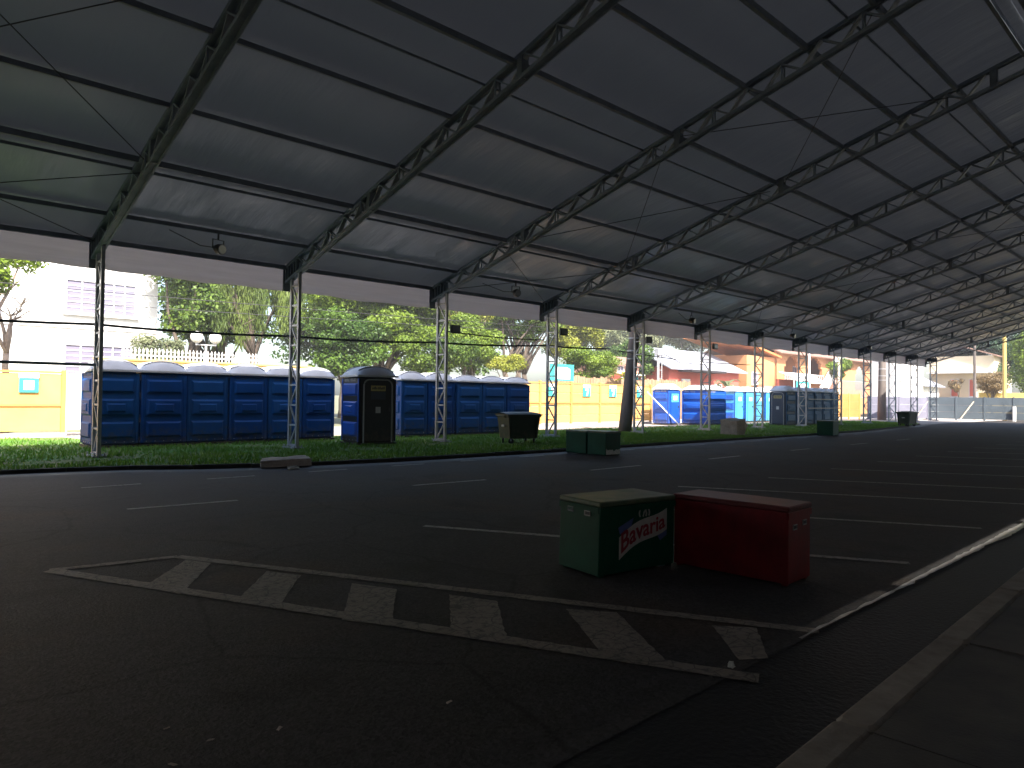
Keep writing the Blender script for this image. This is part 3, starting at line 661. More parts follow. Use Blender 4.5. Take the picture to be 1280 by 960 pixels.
def door_parts(t, o, ux, wd, dmat, frame=True, H=1.98, sky=False):
    """door leaf, rounded frame, stickers and handle on the face whose corner is o"""
    o, ux = Vector(o), Vector(ux); nn = ux.cross(Vector((0, 0, 1))).normalized()
    m = MB(); w0, w1 = .20, wd-.20
    pts = [(w0, .06), (w1, .06), (w1, H-.28)]+[(w1-.16+.16*math.cos(a), H-.28+.16*math.sin(a)) for a in np.linspace(.2, 1.5, 5)]+[(w0+.16+.16*math.cos(a), H-.28+.16*math.sin(a)) for a in np.linspace(1.65, 2.95, 5)]+[(w0, H-.28)]
    m.plate(pts, o+nn*.012, ux, (0, 0, 1), .025)
    d = m.build('door', dmat, t)
    if frame:
        q = [(w0-.03, .02), (w0-.03, H-.26)]+[(w0+.15-.18*math.cos(a), H-.26+.18*math.sin(a)) for a in np.linspace(.25, 1.5, 6)]+[(w1-.15+.18*math.sin(a), H-.26+.18*math.cos(a)) for a in np.linspace(.07, 1.3, 6)]+[(w1+.03, H-.26), (w1+.03, .02)]
        m = MB(); m.tube([o+ux*a+Vector((0, 0, b))+nn*.03 for a, b in q], .022, 6); m.build('door_frame', MAT['trim'], t)
    mid = (w0+w1)/2
    if sky:
        m = MB(); m.relief(o+nn*.04, ux, (0, 0, 1), w0+.02, w1-.02, 1.22, 1.70, .012, .01); m.build('upper_panel', MAT['sky_blue'], d)
        m = MB(); m.relief(o+nn*.052, ux, (0, 0, 1), mid-.18, mid+.18, 1.34, 1.58, .006, .005); m.build('sticker', MAT['white'], d)
    else:
        m = MB(); m.relief(o+nn*.038, ux, (0, 0, 1), mid-.24, mid+.24, 1.52, 1.68, .006, .004); m.build('label_plate', MAT['yellow_sign'], d)
        m = MB(); a = mid-.2
        for k in range(9):
            hh = .05+.03*((k*7) % 3)/2
            m.plate([(0, 0), (.03, 0), (.03, hh), (0, hh)], o+nn*.0445+ux*a+Vector((0, 0, 1.57)), ux, (0, 0, 1), .003); a += .044 if k != 3 else .06
        m.build('label_print', MAT['ink'], d, kind='stuff')
        m = MB(); m.relief(o+nn*.038, ux, (0, 0, 1), mid-.24, mid+.24, 1.28, 1.50, .006, .004); m.build('label_plate', MAT['slate'], d)
        m = MB(); m.relief(o+nn*.038, ux, (0, 0, 1), mid-.08, mid+.08, .88, 1.06, .006, .004); m.build('sticker', MAT['offwhite'], d)
    m = MB(); m.cbox(o+ux*(w1-.08)+Vector((0, 0, .98))+nn*.055, (.05, .05, .12), .01, math.atan2(ux.y, ux.x)); m.build('handle', MAT['cable'], d)
def toilet(label, x, y, rz=0, wd=1.10, dp=1.10, body='blue', doorface=None, dmat='black_plastic', frame=True, sky=False, group=None, rise=.25, H=1.93, panels=None, cabin=None):
    """x, y = front left corner (least x, least y before turning)"""
    t = thing('portable_toilet', label, 'portable toilet', (x, y, .055), rz, group)
    pm = panels or {}
    if body == 'blue': body = ('blue', 'blue_c', 'blue', 'blue_b', 'blue_c', 'blue', 'blue_b')[int(x*3) % 7]
    cx, cy = wd/2, dp/2
    m = MB(); m.cbox((cx, cy, .05+H/2), (wd-.06, dp-.06, H-.02), .05); m.build('cabin', MAT[cabin or body], t)
    m = MB(); m.box((cx, cy, .035), (wd, dp, .07))
    for k in (.2, .8): m.box((wd*k, cy, -.005), (.1, dp+.04, .05))
    m.build('skid_base', MAT['black_plastic'], t)
    faces = {'front': ((0.0, .03, .05), (1, 0, 0), wd), 'left': ((.03, dp, .05), (0, -1, 0), dp), 'back': ((wd, dp-.03, .05), (-1, 0, 0), wd), 'right': ((wd-.03, 0, .05), (0, 1, 0), dp)}
    for f, (o, ux, fw) in faces.items():
        if f == doorface: door_parts(t, o, ux, fw, MAT[dmat], frame, H, sky)
        else:
            p = side_panel_mb(o, ux, fw, H).build('wall_panel', MAT[pm.get(f, body)], t)
            if f in ('front', 'left'):
                lettering_mb(o, ux, fw, 1.80).build('lettering', MAT['slate'] if body.startswith('blue') and body not in ('blue_bright', 'blue_faded') else MAT['offwhite'], p, kind='stuff')
                rivets_mb(o, ux, fw, .10).build('rivets', MAT['trim'], p, kind='stuff')
    d = dome_mb(wd, dp, .05+H, rise); d = d.build('roof', MAT['dome'], t, smooth=False, loc=(cx, cy, 0))
    for p in d.data.polygons: p.use_smooth = len(p.vertices) == 4 and abs(p.normal.z) > .2
    m = MB(); m.tube([(wd-.10, .16, H+.06), (wd-.10, .16, H+.22)], .05, 8); m.sphere((wd-.10, .16, H+.21), .062, 8, 5, (1, 1, .6)); m.build('vent_pipe', MAT['slate'], t)
    return t
XS1 = [4.47, 5.62, 6.79, 7.97, 9.13, 10.26]
L1 = ['blue portable toilet at the left end of the near row, behind the thin column', 'blue portable toilet second from the left end of the near row',
      'blue portable toilet third from the left, below the twin globe lamp', 'blue portable toilet fourth from the left, just left of the lattice column',
      'blue portable toilet half hidden behind the lattice column in the near row', 'blue portable toilet between the lattice column and the one with a black door']
G1 = 'blue portable toilets in the near row on the grass'
yo = [.0, -.02, .06, .02, .05, .1]
for i, (x, l) in enumerate(zip(XS1, L1)): toilet(l, x, 20.3+yo[i], R_(random.uniform(-1.5, 1.5)), wd=(1.14, 1.16, 1.17, 1.14, 1.12, 1.14)[i], group=G1, doorface='back')
toilet('portable toilet with a black door in a pale frame, ahead of the blue row', 10.60, 17.68, R_(-4), 1.26, 1.14, 'blue_bright', 'front', 'black_plastic', cabin='black_plastic')
XS2 = [13.82, 14.98, 16.28, 17.53, 18.80]
L2 = ['blue portable toilet directly right of the black-doored one', 'blue portable toilet behind the lattice column with the box floodlight', 'blue portable toilet just right of the floodlight column', 'blue portable toilet partly behind the wheeled green bin', 'blue portable toilet at the right end of the near row by the yellow fence']
for i, (x, l) in enumerate(zip(XS2, L2)): toilet(l, x, 20.25, R_(random.uniform(-1, 1)), (1.14, 1.20, 1.22, 1.24, 1.28)[i], 1.12, group=G1, doorface='back', rise=.25 if i < 2 else .20)
toilet('bright blue portable toilet with sky blue door panel beside the yellow fence', 33.0, 22.42, 0, 1.16, 1.12, 'blue_bright', 'front', 'blue_bright', False, True)
toilet('large wide blue cabin toilet behind the column, wider than its neighbours', 34.75, 21.1, 0, 2.05, 1.68, 'blue_bright', 'back', 'blue', rise=.22)
L4 = ['light blue fronted portable toilet nearest the large blue cabin', 'light blue fronted portable toilet second from the large blue cabin', 'light blue fronted portable toilet partly behind the column', 'light blue fronted portable toilet next to the grey-doored one']
for x, l in zip((40.5, 41.85, 43.2, 44.5), L4): toilet(l, x, 22.6, 0, 1.08, .95, 'blue_bright', 'front', 'sky_blue', False, True, 'light blue fronted toilets beyond the large cabin', panels={'left': 'blue_bright', 'right': 'sky_blue'}, cabin='sky_blue')
toilet('portable toilet with a slate grey door in a pale frame, heading the far row', 39.0, 18.58, 0, 1.25, 1.05, 'blue_faded', 'left', 'slate', cabin='slate')
L5 = ['faded blue toilet right behind the grey-doored one in the far row', 'faded blue toilet second behind the grey-doored one in the far row', 'faded blue toilet in the middle of the far row behind the pale rails', 'faded blue toilet second from the end of the far row', 'faded blue toilet at the far end of the far row by the orange fence']
for i, l in enumerate(L5): toilet(l, 40.42+1.22*i, 18.62, 0, 1.1, 1.08, 'blue_faded', 'back', 'slate', group='faded blue toilets in the far row', rise=.2)

# ------------------------------------------------------------------ wheeled bins
def wheelie(label, x, y, rz, s=1.0):
    t = thing('wheeled_bin', label, 'bin', (x, y, .055), rz)
    W, D, H = 1.12*s, .78*s, 1.0*s
    m = MB(); k = .9
    vs = []
    for z, f in ((.17*s, .86), (.88*s, 1.0)):
        for sx, sy in ((0, 0), (1, 0), (1, 1), (0, 1)): vs.append((W/2+(sx-.5)*W*f, D/2+(sy-.5)*D*f, z))
    m.add(vs, [(3, 2, 1, 0), (4, 5, 6, 7), (0, 1, 5, 4), (1, 2, 6, 5), (2, 3, 7, 6), (3, 0, 4, 7)])
    for fx in (.12, .88): m.bar((W*fx, .035, .2*s), (W*fx, -.012, .86*s), .035, .03)
    m.box((W/2, D/2, .86*s), (W+.05, D+.05, .05)); m.build('body', MAT['bin_green'], t)
    m = MB(); m.grid(8, 6, lambda u, v: ((u)*(W+.10)-.05, v*(D+.10)-.05, .905*s+.085*s*(1-abs(2*v-1)**2.5)*(1-.4*abs(2*u-1)**6)))
    m.box((W/2, D/2, .90*s), (W+.11, D+.11, .035)); m.build('lid', MAT['bin_green'], t)
    m = MB(); m.tube([(-.03, .12, .82*s), (-.09, .12, .86*s), (-.09, D-.12, .86*s), (-.03, D-.12, .82*s)], .02, 6); m.tube([(W+.03, .12, .82*s), (W+.09, .12, .86*s), (W+.09, D-.12, .86*s), (W+.03, D-.12, .82*s)], .02, 6); m.build('handle', MAT['bin_green'], t)
    MB().box((.0, D*.45, .56*s), (.05, .16, .06)).build('label_plate', MAT['offwhite'], t)
    for fx, fy in ((.14, .16), (.86, .16), (.14, .84), (.86, .84)):
        wv = MB(); wv.tube([(-.025, 0, .085*s), (.025, 0, .085*s)], .085*s, 12)
        o = wv.build('wheel', MAT['rubber'], t, loc=(W*fx, D*fy, 0)); o.rotation_euler.z = random.uniform(-.8, .8)
        MB().bar((0, 0, .09*s), (0, 0, .19*s), .07, .045).build('caster_fork', MAT['steel_dark'], o)
wheelie('dark green wheeled bin on the grass beside the right end of the near toilets', 14.66, 15.72, R_(-15))
wheelie('dark wheeled bin far away at the end of the grass verge', 45.75, 14.3, R_(-8), .92)

# ------------------------------------------------------------------ painted crates standing on the road
def crate(name, label, cat, x, y, rz, W, D, H, side, top, loops=(), flare=0):
    """near left corner at x, y; handle recesses on the given faces"""
    t = thing(name, label, cat, (x, y, 0), rz)
    m = MB(); fl = flare
    vs = [(0-fl, 0, .02), (W, 0, .02), (W, D, .02), (0-fl, D, .02), (0, 0, H-.045), (W, 0, H-.045), (W, D, H-.045), (0, D, H-.045)]
    m.add(vs, [(3, 2, 1, 0), (4, 5, 6, 7), (0, 1, 5, 4), (1, 2, 6, 5), (2, 3, 7, 6), (3, 0, 4, 7)])
    for px, py in ((.04, .04), (W-.04, .04), (.04, D-.04), (W-.04, D-.04)): m.box((px, py, .012), (.05, .05, .024))
    b = m.build('body', MAT[side], t)
    bv = b.modifiers.new('bevel', 'BEVEL'); bv.width = .008; bv.segments = 2; bv.limit_method = 'ANGLE'
    m = MB(); m.cbox((W/2, D/2, H-.022), (W+.022, D+.022, .046), .010); o = m.build('lid', MAT[top], t)
    m = MB()
    nxy = [(W/2, -.004, W+.014, .012), (W/2, D+.004, W+.014, .012)]
    for cx, cy, a, bb in nxy: m.box((cx, cy, H-.075), (a, bb, .05))
    m.box((-.004, D/2, H-.075), (.012, D-.02, .05)); m.box((W+.004, D/2, H-.075), (.012, D-.02, .05)); m.build('lid_band', MAT[side], t)
    for (f, a, z) in loops:
        lo = MB()
        ux, o3 = ((0, -1, 0), Vector((0, D, 0))) if f == 'left' else ((1, 0, 0), Vector((0, 0, 0)))
        ux = Vector(ux); nn = ux.cross(Vector((0, 0, 1)))
        q = [(-.035, -.018), (.035, -.018), (.035, .018), (-.035, .018), (-.035, -.018)]
        lo.tube([o3+ux*(a+i)+Vector((0, 0, z+k))+nn*(.006-(fl*(1-z/H) if f == 'left' else 0)*-1) for i, k in q], .006, 5)
        lo.plate([(-.034, -.017), (.034, -.017), (.034, .017), (-.034, .017)], o3+ux*a+Vector((0, 0, z))+nn*(.001+(fl*(1-z/H) if f == 'left' else 0)), ux, (0, 0, 1), .003)
        lo.cur = 0; lo.build('handle', MAT['trim'], t)
        lo2 = MB(); lo2.plate([(-.028, -.012), (.028, -.012), (.028, .012), (-.028, .012)], o3+ux*a+Vector((0, 0, z))+nn*(.005+(fl*(1-z/H) if f == 'left' else 0)), ux, (0, 0, 1), .002); lo2.build('handle_recess', MAT['ink'], t)
    return t
GZ = R_(-8)
g = crate('green_crate', 'dark green painted crate with a white ribbon logo on its side, touching the red crate', 'crate', 4.57, 3.77, GZ, .90, .52, .635, 'green_box', 'green_top', [('left', .15, .535), ('left', .37, .525)], .018)
crate('red_crate', 'dark red painted crate with scuffed lid standing against the green crate', 'crate', 5.52, 2.61, R_(2), .44, 1.05, .645, 'red_box', 'red_top', [('front', .12, .47), ('front', .31, .49)])
MB().box((.0, .06, .26), (.012, .05, .022)).build('latch', MAT['trim'], g)
# ribbon logo on the green crate's front face (local x along the face, z up)
def plate_obj(name, poly, matl, t, y=-.002, th=.0015):
    return MB().plate(poly, (0, y, 0), (1, 0, 0), (0, 0, 1), th).build(name, MAT[matl], t)
def rib(u): return .215+.585*u, .235+.235*u+.03*math.sin(u*math.pi*1.6)
def band(u0, u1, h0, h1, n=10):
    lo = [(rib(u0+(u1-u0)*i/n)[0], rib(u0+(u1-u0)*i/n)[1]-h0) for i in range(n+1)]; hi = [(rib(u0+(u1-u0)*i/n)[0], rib(u0+(u1-u0)*i/n)[1]+h1) for i in range(n+1)]
    return lo+hi[::-1]
for n_, k in (('ribbon', 0),):
    q = band(0, 1, .105, .085)
    o = plate_obj('ribbon', q, 'logo_white', g, -.0022)
    MB().plate([(.225, .345), (.36, .405), (.385, .475), (.205, .405)], (0, -.0021, 0), (1, 0, 0), (0, 0, 1), .0012).build('ribbon_fold', MAT['logo_blue'], g)
    plate_obj('ribbon_tail', [(.68, .295), (.80, .355), (.80, .285), (.715, .245)], 'logo_blue', g, -.0012)
    # crest ring with a rearing shape inside
    m = MB()
    ring = [Vector((.515+.062*math.cos(a), -.004, .505+.055*math.sin(a))) for a in np.linspace(-.5, 3.7, 15)]
    m.tube(ring, .007, 5); m.tube([(.50, -.004, .475), (.51, -.004, .51), (.53, -.004, .535), (.54, -.004, .50), (.535, -.004, .475)], .008, 5); m.build('crest', MAT['logo_white'], g)
cu = bpy.data.curves.new('brand_text', 'FONT'); cu.body = 'Bavaria'; cu.size = .215; cu.extrude = .001; cu.offset = .004; cu.resolution_u = 3
to = bpy.data.objects.new('brand_text', cu); C.objects.link(to)
dg = bpy.context.evaluated_depsgraph_get(); tm = bpy.data.meshes.new_from_object(to.evaluated_get(dg)); bpy.data.objects.remove(to)
co = np.empty(len(tm.vertices)*3, np.float32); tm.vertices.foreach_get('co', co); co = co.reshape(-1, 3)
wd_ = co[:, 0].max()-co[:, 0].min(); u = (co[:, 0]-co[:, 0].min())/wd_
nc = np.empty_like(co)
for i in range(len(co)):
    uu = .04+.92*u[i]; bx, bz = rib(uu); sc_ = 1.12-.30*uu
    nc[i] = (bx, -.0052+co[i, 2], bz-.065+co[i, 1]*sc_)
tm.vertices.foreach_set('co', nc.reshape(-1)); tm.materials.clear(); tm.materials.append(MAT['logo_red']); tm.name = 'brand_lettering'; tm.update()
link('brand_lettering', tm, g)
crate('green_crate', 'dark green crate by the grass, its end torn white along the bottom', 'crate', 14.37, 11.70, R_(0), .62, .62, .63, 'green_box', 'green_top')
tw = [o for o in C.objects if o.name == 'green_crate.001'][0]
m = MB(); rnd = random.Random(5); top_ = [(x_, .10+.06*rnd.random()+(.05 if abs(x_-.31) > .25 else 0)) for x_ in np.linspace(.02, .60, 12)]
m.plate([(.02, .03)]+[(.60, .03)]+top_[::-1], (0, -.003, 0), (1, 0, 0), (0, 0, 1), .004); m.build('torn_edge', MAT['torn'], tw)
crate('green_crate', 'dark green crate half hidden behind the one with the torn white edge', 'crate', 14.36, 12.36, R_(0), .66, .72, .62, 'green_box', 'green_top')
crate('green_crate', 'far dark green crate on the road in front of the grey-doored toilet row', 'crate', 31.05, 12.7, R_(4), .72, .68, .65, 'green_box', 'green_top')

# ------------------------------------------------------------------ concrete block, slab, litter
def rock(name, label, cat, loc, pts, matl='stone', jitter=.02, seed=1):
    t = bm = bmesh.new(); rnd = random.Random(seed)
    for p in pts: bm.verts.new(p)
    bmesh.ops.convex_hull(bm, input=bm.verts)
    bmesh.ops.subdivide_edges(bm, edges=bm.edges[:], cuts=3, use_grid_fill=True)
    for v in bm.verts: v.co += Vector((rnd.uniform(-1, 1), rnd.uniform(-1, 1), rnd.uniform(-1, 1)))*jitter
    bmesh.ops.recalc_face_normals(bm, faces=bm.faces)
    me = bpy.data.meshes.new(name); bm.to_mesh(me); bm.free(); me.materials.append(MAT[matl])
    o = bpy.data.objects.new(name, me); C.objects.link(o); o.location = loc
    return prop(o, label, cat)
blk = rock('concrete_block', 'broken upright concrete block on the edge of the grass by the column', 'block', (26.3, 14.6, .03), [(0, 0, 0), (.45, -.1, 0), (.6, .6, 0), (.0, .75, 0), (-.05, -.02, .62), (.5, -.1, .70), (.62, .55, .72), (-.02, .75, .66)], 'stone', .015, 2)
fr = rock('fragment', None, None, (0, 0, 0), [(.5, -.05, .1), (1.1, .1, .4), (1.15, .5, .66), (.62, .55, .7), (.5, -.05, .62), (.9, .5, 0), (.55, .5, 0)], 'stone', .015, 4); fr.parent = blk
for k in ('label', 'category'):
    if k in fr: del fr[k]
rock('stone_slab', 'flat tan stone slab lying in the gutter below the lattice column', 'slab', (6.05, 13.65, .02), [(0, .1, 0), (1.0, -.1, 0), (1.15, .45, 0), (.2, .6, 0), (-.02, .12, .13), (1.0, -.08, .15), (1.12, .45, .17), (.22, .58, .15)], 'stone', .012, 6)
rock('paper_scrap', 'crumpled white scrap on the road below the stone slab', 'litter', (6.35, 13.18, .01), [(0, 0, 0), (.28, .02, 0), (.2, .16, 0), (.02, .1, .05), (.16, .06, .08), (.26, .1, .04)], 'torn', .015, 8)
rock('pebble', 'small pale pebble near the lower end of the hatched triangle', 'pebble', (3.62, 2.03, .004), [(0, 0, 0), (.035, 0, 0), (.03, .03, 0), (0, .03, 0), (.005, .005, .03), (.03, .008, .03), (.025, .026, .028), (.006, .024, .03)], 'torn', .003, 9)
for k, (x, y) in enumerate(((1.05, 3.35), (1.0, 3.0), (1.45, 3.05), (1.15, 3.12), (.72, 3.0), (2.2, 2.75))):
    o = rock('litter', 'tiny pale leaf scrap lying on the dark asphalt at lower left', 'litter', (x, y, .002), [(0, 0, 0), (.05, .01, 0), (.06, .035, 0), (.01, .03, 0), (.015, .012, .006), (.045, .02, .008)], 'stone', .002, 20+k)
    o.rotation_euler = (0, 0, k*1.9); o.scale = (.55+.25*((k*37) % 3)/2, .5+.2*((k*13) % 4)/3, .6)
    prop(o, group='leaf scraps on the asphalt')

# ------------------------------------------------------------------ fences
def fence_run(label, x0, x1, y, n, H, mats=('fence', 'fence_post'), rows=(.0, .42, .86, 1.02, 1.55, 2.0), z0=.16, rz=0):
    t = thing('board_fence', label, 'fence', (x0, y, .05), rz)
    Lb = (x1-x0)/n
    MB().box(((x1-x0)/2, 0, z0/2-.02), (x1-x0+.1, .16, z0-.03)).build('plinth', MAT['pavement'], t)
    boards = {}
    for i in range(n):
        for a, b in zip(rows, rows[1:]):
            k = round(b-a, 3)
            if k not in boards: boards[k] = MB().cbox((0, 0, k/2), (Lb-.13, .04, k-.035), .012).mesh('board', MAT[mats[0]])
            link('board', boards[k], t, (Lb*(i+.5), .0+random.uniform(-.004, .004), z0+a))
    pm = MB().cbox((0, -.01, H/2), (.13, .12, H), .012).mesh('post', MAT[mats[1]])
    for i in range(n+1): link('post', pm, t, (Lb*i, 0, 0))
    tm_ = MB().box((0, -.01, 0), (Lb-.135, .09, .07)).mesh('top_rail', MAT[mats[1]])
    for i in range(n): link('top_rail', tm_, t, (Lb*(i+.5), 0, z0+rows[-1]+.04))
    mm = MB().box((0, -.035, 0), (Lb-.135, .05, .05)).mesh('middle_rail', MAT[mats[1]])
    for i in range(n): link('middle_rail', mm, t, (Lb*(i+.5), 0, z0+rows[3] if len(rows) > 4 else z0+rows[1]))
    return t
fence_run('yellow board fence with orange posts between the near toilets and the dark utility pole', 20.4, 34.3, 24.6, 6, 2.30)
fence_run('yellow panel fence at the left edge behind the grass', -5.2, 5.05, 26.6, 2, 2.14, rows=(0, .83, 1.86))
t = thing('white_board_fence', 'white board fence section beside the left yellow panel', 'fence', (5.12, 26.6, .05))
for k in range(3): MB().cbox((.75, 0, .20+.62*k+.3), (1.46, .04, .60), .008).build('board', MAT['white_panel'], t)
for xx in (0, 1.5): MB().cbox((xx, 0, 1.06), (.06, .10, 2.1), .01).build('post', MAT['white_panel'], t)
t = thing('board_fence', 'short orange board fence beyond the far toilet row', 'fence', (55.2, 23.1, .05), R_(-10))
for i in range(3):
    for k in range(3): MB().cbox((1.5*i+.75, 0, .2+.62*k+.3), (1.44, .04, .60), .008).build('board', MAT['fence_post'], t)
for i in range(4): MB().cbox((1.5*i, -.02, 1.05), (.10, .10, 2.1), .01).build('post', MAT['fence'], t)
# signs on the fences
def sign7(x, z, y, label, group=None):
    t = thing('fence_sign', label, 'sign', (x, y, z), 0, group)
    MB().cbox((0, 0, -.14), (.62, .014, .46), .006).build('plate', MAT['teal'], t)
    MB().cbox((0, -.012, .17), (.62, .012, .17), .005).build('header', MAT['white'], t)
    m = MB(); m.plate([(-.13, .04), (.16, .04), (.16, -.05), (.07, -.33), (-.06, -.33), (.04, -.06), (-.13, -.06)], (0, -.0085, 0), (1, 0, 0), (0, 0, 1), .004); m.build('digit', MAT['white'], t)
for x, l in ((25.9, 'teal and white 7 sign on the yellow fence behind the column by the bin'), (28.5, 'teal and white 7 sign in the middle of the yellow fence'), (30.7, 'teal and white 7 sign on the yellow fence just left of the utility pole'), (33.2, 'teal and white 7 sign on the fence behind the column right of the pole')):
    sign7(x, 1.95, 24.52, l, 'number signs on the yellow fence')
o = MB().bar((32.6, 23.6, 1.9), (33.3, 21.9, .05), .07, .05).build('leaning_plank', MAT['white']); prop(o, 'thin white plank leaning against the bright blue toilet by the yellow fence', 'plank')
t = thing('fence_sign', 'teal sign with a white square panel on the left yellow fence', 'sign', (4.1, 26.52, 1.72))
MB().cbox((0, 0, -.05), (.52, .014, .44), .006).build('plate', MAT['teal'], t)
MB().cbox((0, -.012, .27), (.54, .012, .17), .005).build('header', MAT['white'], t)
MB().cbox((0, -.011, -.04), (.28, .010, .30), .005).build('panel', MAT['white'], t)
# precast wall closing the far end
def precast_wall(label, a, b, n, H, m_):
    a, b = Vector((*a, 0)), Vector((*b, 0)); d = b-a; ang = math.atan2(d.y, d.x); Lb = d.length/n
    t = thing('precast_wall', label, 'wall', (a.x, a.y, .0), ang)
    hs = (.12, .72, 1.30, H)
    ps = [MB().cbox((0, 0, (h1-h0)/2), (Lb-.10, .07, h1-h0-.012), .008).mesh('panel', MAT[m_]) for h0, h1 in zip(hs, hs[1:])]
    po = MB().cbox((0, 0, H/2+.02), (.14, .16, H+.04), .01).mesh('post', MAT[m_])
    for i in range(n):
        for k in range(3): link('panel', ps[k], t, (Lb*(i+.5), random.uniform(-.006, .006), hs[k]))
    for i in range(n+1): link('post', po, t, (Lb*i, 0, 0))
precast_wall('pale lavender precast wall behind the last columns', (61.0, 22.1), (68.6, 20.0), 4, 1.95, 'precast_lav')
precast_wall('blue grey precast concrete wall closing the far end of the car park', (68.7, 19.9), (71.8, 8.2), 6, 1.98, 'precast')
for (x, y, dx, l) in ((69.2, 16.9, .8, 'pale plank leaning against the far grey wall'), (67.6, 19.9, .5, 'pale stick leaning on the lavender wall near the far bin')):
    o = MB().bar((x-dx, y+.6, .02), (x, y-.25, 1.62), .12, .05).build('leaning_plank', MAT['cream']); prop(o, l, 'plank')
o = MB().cbox((70.0, 13.95, .62), (.22, .22, 1.24), .02).build('bollard', MAT['white']); prop(o, 'short white post in front of the far grey wall at the right edge', 'post')

# ------------------------------------------------------------------ buildings behind
def window(t, x, z, wd, ht, y=-.0, panes=(3, 2), pm='glass', sill=True, depth=.06):
    """window on a wall facing -y: frame with its panes"""
    m = MB(); fw = .07
    m.box((x, y-.02, z+ht/2+fw/2-.005), (wd+fw*2, .10, fw)); m.box((x, y-.02, z-ht/2-fw/2+.005), (wd+fw*2, .10, fw))
    m.box((x-wd/2-fw/2, y-.018, z), (fw, .10, ht)); m.box((x+wd/2+fw/2, y-.018, z), (fw, .10, ht))
    nx, nz = panes
    for i in range(1, nx): m.box((x-wd/2+wd*i/nx, y-.012, z), (.05, .06, ht))
    for k in range(1, nz): m.box((x, y-.010, z-ht/2+ht*k/nz), (wd, .05, .04))
    f = m.build('window', MAT['win_frame'], t)
    pme = MB().box((0, y+.012, 0), (wd/nx-.04, .012, ht/nz-.03)).mesh('pane', MAT[pm])
    for i in range(nx):
        for k in range(nz): link('pane', pme, f, (x-wd/2+wd*(i+.5)/nx, -.022+random.uniform(0, .006), z-ht/2+ht*(k+.5)/nz))
    if sill: MB().box((x, y-.07, z-ht/2-fw-.03), (wd+.3, .18, .05)).build('sill', MAT['win_frame'], f)
    return f
t = thing('white_building', 'white two storey building with wide paned windows behind the left yellow fence', 'building', (-10, 36, 0))
MB().box((9.6, 5, 5.0), (22, 10, 10)).build('wall', MAT['plaster_white'], t)
MB().box((9.6, 5, 10.1), (22.4, 10.4, .25)).build('roof', MAT['roof_grey'], t)
for z in (5.72, 2.85):
    window(t, 17.45, z, 1.16, 1.42, panes=(2, 6), pm='blind'); window(t, 18.95, z, 1.34, 1.42, panes=(3, 6), pm='glass')
    window(t, 13.2, z, 2.4, 1.42, panes=(4, 6), pm='blind')
MB().box((9.6, -.03, 4.35), (22, .06, .10)).build('ledge', MAT['plaster_white'], t)

def gable_roof(mb, x0, x1, y0, y1, z, rise, over=.35, th=.10):
    """ridge along x"""
    ym = (y0+y1)/2
    for ya in (y0-over, y1+over):
        zz = z-over*rise/(ym-y0)
        mb.add([(x0-over, ya, zz), (x1+over, ya, zz), (x1+over, ym, z+rise), (x0-over, ym, z+rise), (x0-over, ya, zz+th), (x1+over, ya, zz+th), (x1+over, ym, z+rise+th), (x0-over, ym, z+rise+th)],
               [(3, 2, 1, 0), (4, 5, 6, 7), (0, 1, 5, 4), (1, 2, 6, 5), (2, 3, 7, 6), (3, 0, 4, 7)])
def gable_roof_y(mb, x0, x1, y0, y1, z, rise, over=.3, th=.10):
    xm = (x0+x1)/2
    for xa in (x0-over, x1+over):
        zz = z-over*rise/(xm-x0)
        mb.add([(xa, y0-over, zz), (xm, y0-over, z+rise), (xm, y1+over, z+rise), (xa, y1+over, zz), (xa, y0-over, zz+th), (xm, y0-over, z+rise+th), (xm, y1+over, z+rise+th), (xa, y1+over, zz+th)],
               [(3, 2, 1, 0), (4, 5, 6, 7), (0, 1, 5, 4), (1, 2, 6, 5), (2, 3, 7, 6), (3, 0, 4, 7)])
# small pink house with a white gabled porch
t = thing('small_house', 'small pink house with a red gable and white porch beyond the yellow fence', 'house', (37.4, 31, 0))
MB().box((2.2, 1.2, 1.95), (4.4, 2.4, 3.9)).build('wall', MAT['salmon'], t)
m = MB(); gable_roof(m, 0, 4.4, 0, 2.4, 3.9, .55, .25); m.build('roof', MAT['roof_tile'], t)
m = MB(); m.plate([(0, 0), (2.2, 0), (2.2, 2.5), (1.1, 3.1), (0, 2.5)], (.5, -.6, 0), (1, 0, 0), (0, 0, 1), .08); m.build('porch_front', MAT['white'], t)
m = MB(); gable_roof_y(m, .5, 2.7, -.6, 0, 2.52, .62, .18); m.build('porch_roof', MAT['red_awning'], t)
m = MB(); m.box((3.4, -.3, 3.2), (2.0, .5, .09)); m.box((4.2, -.45, 1.6), (.12, .12, 3.15)); m.build('awning', MAT['white'], t)
for xx in (2.2, 3.3): window(t, xx, 3.55, .6, .4, panes=(2, 1))
MB().box((3.4, -.04, 2.5), (1.6, .06, 1.1)).build('shop_front', MAT['teal'], t)
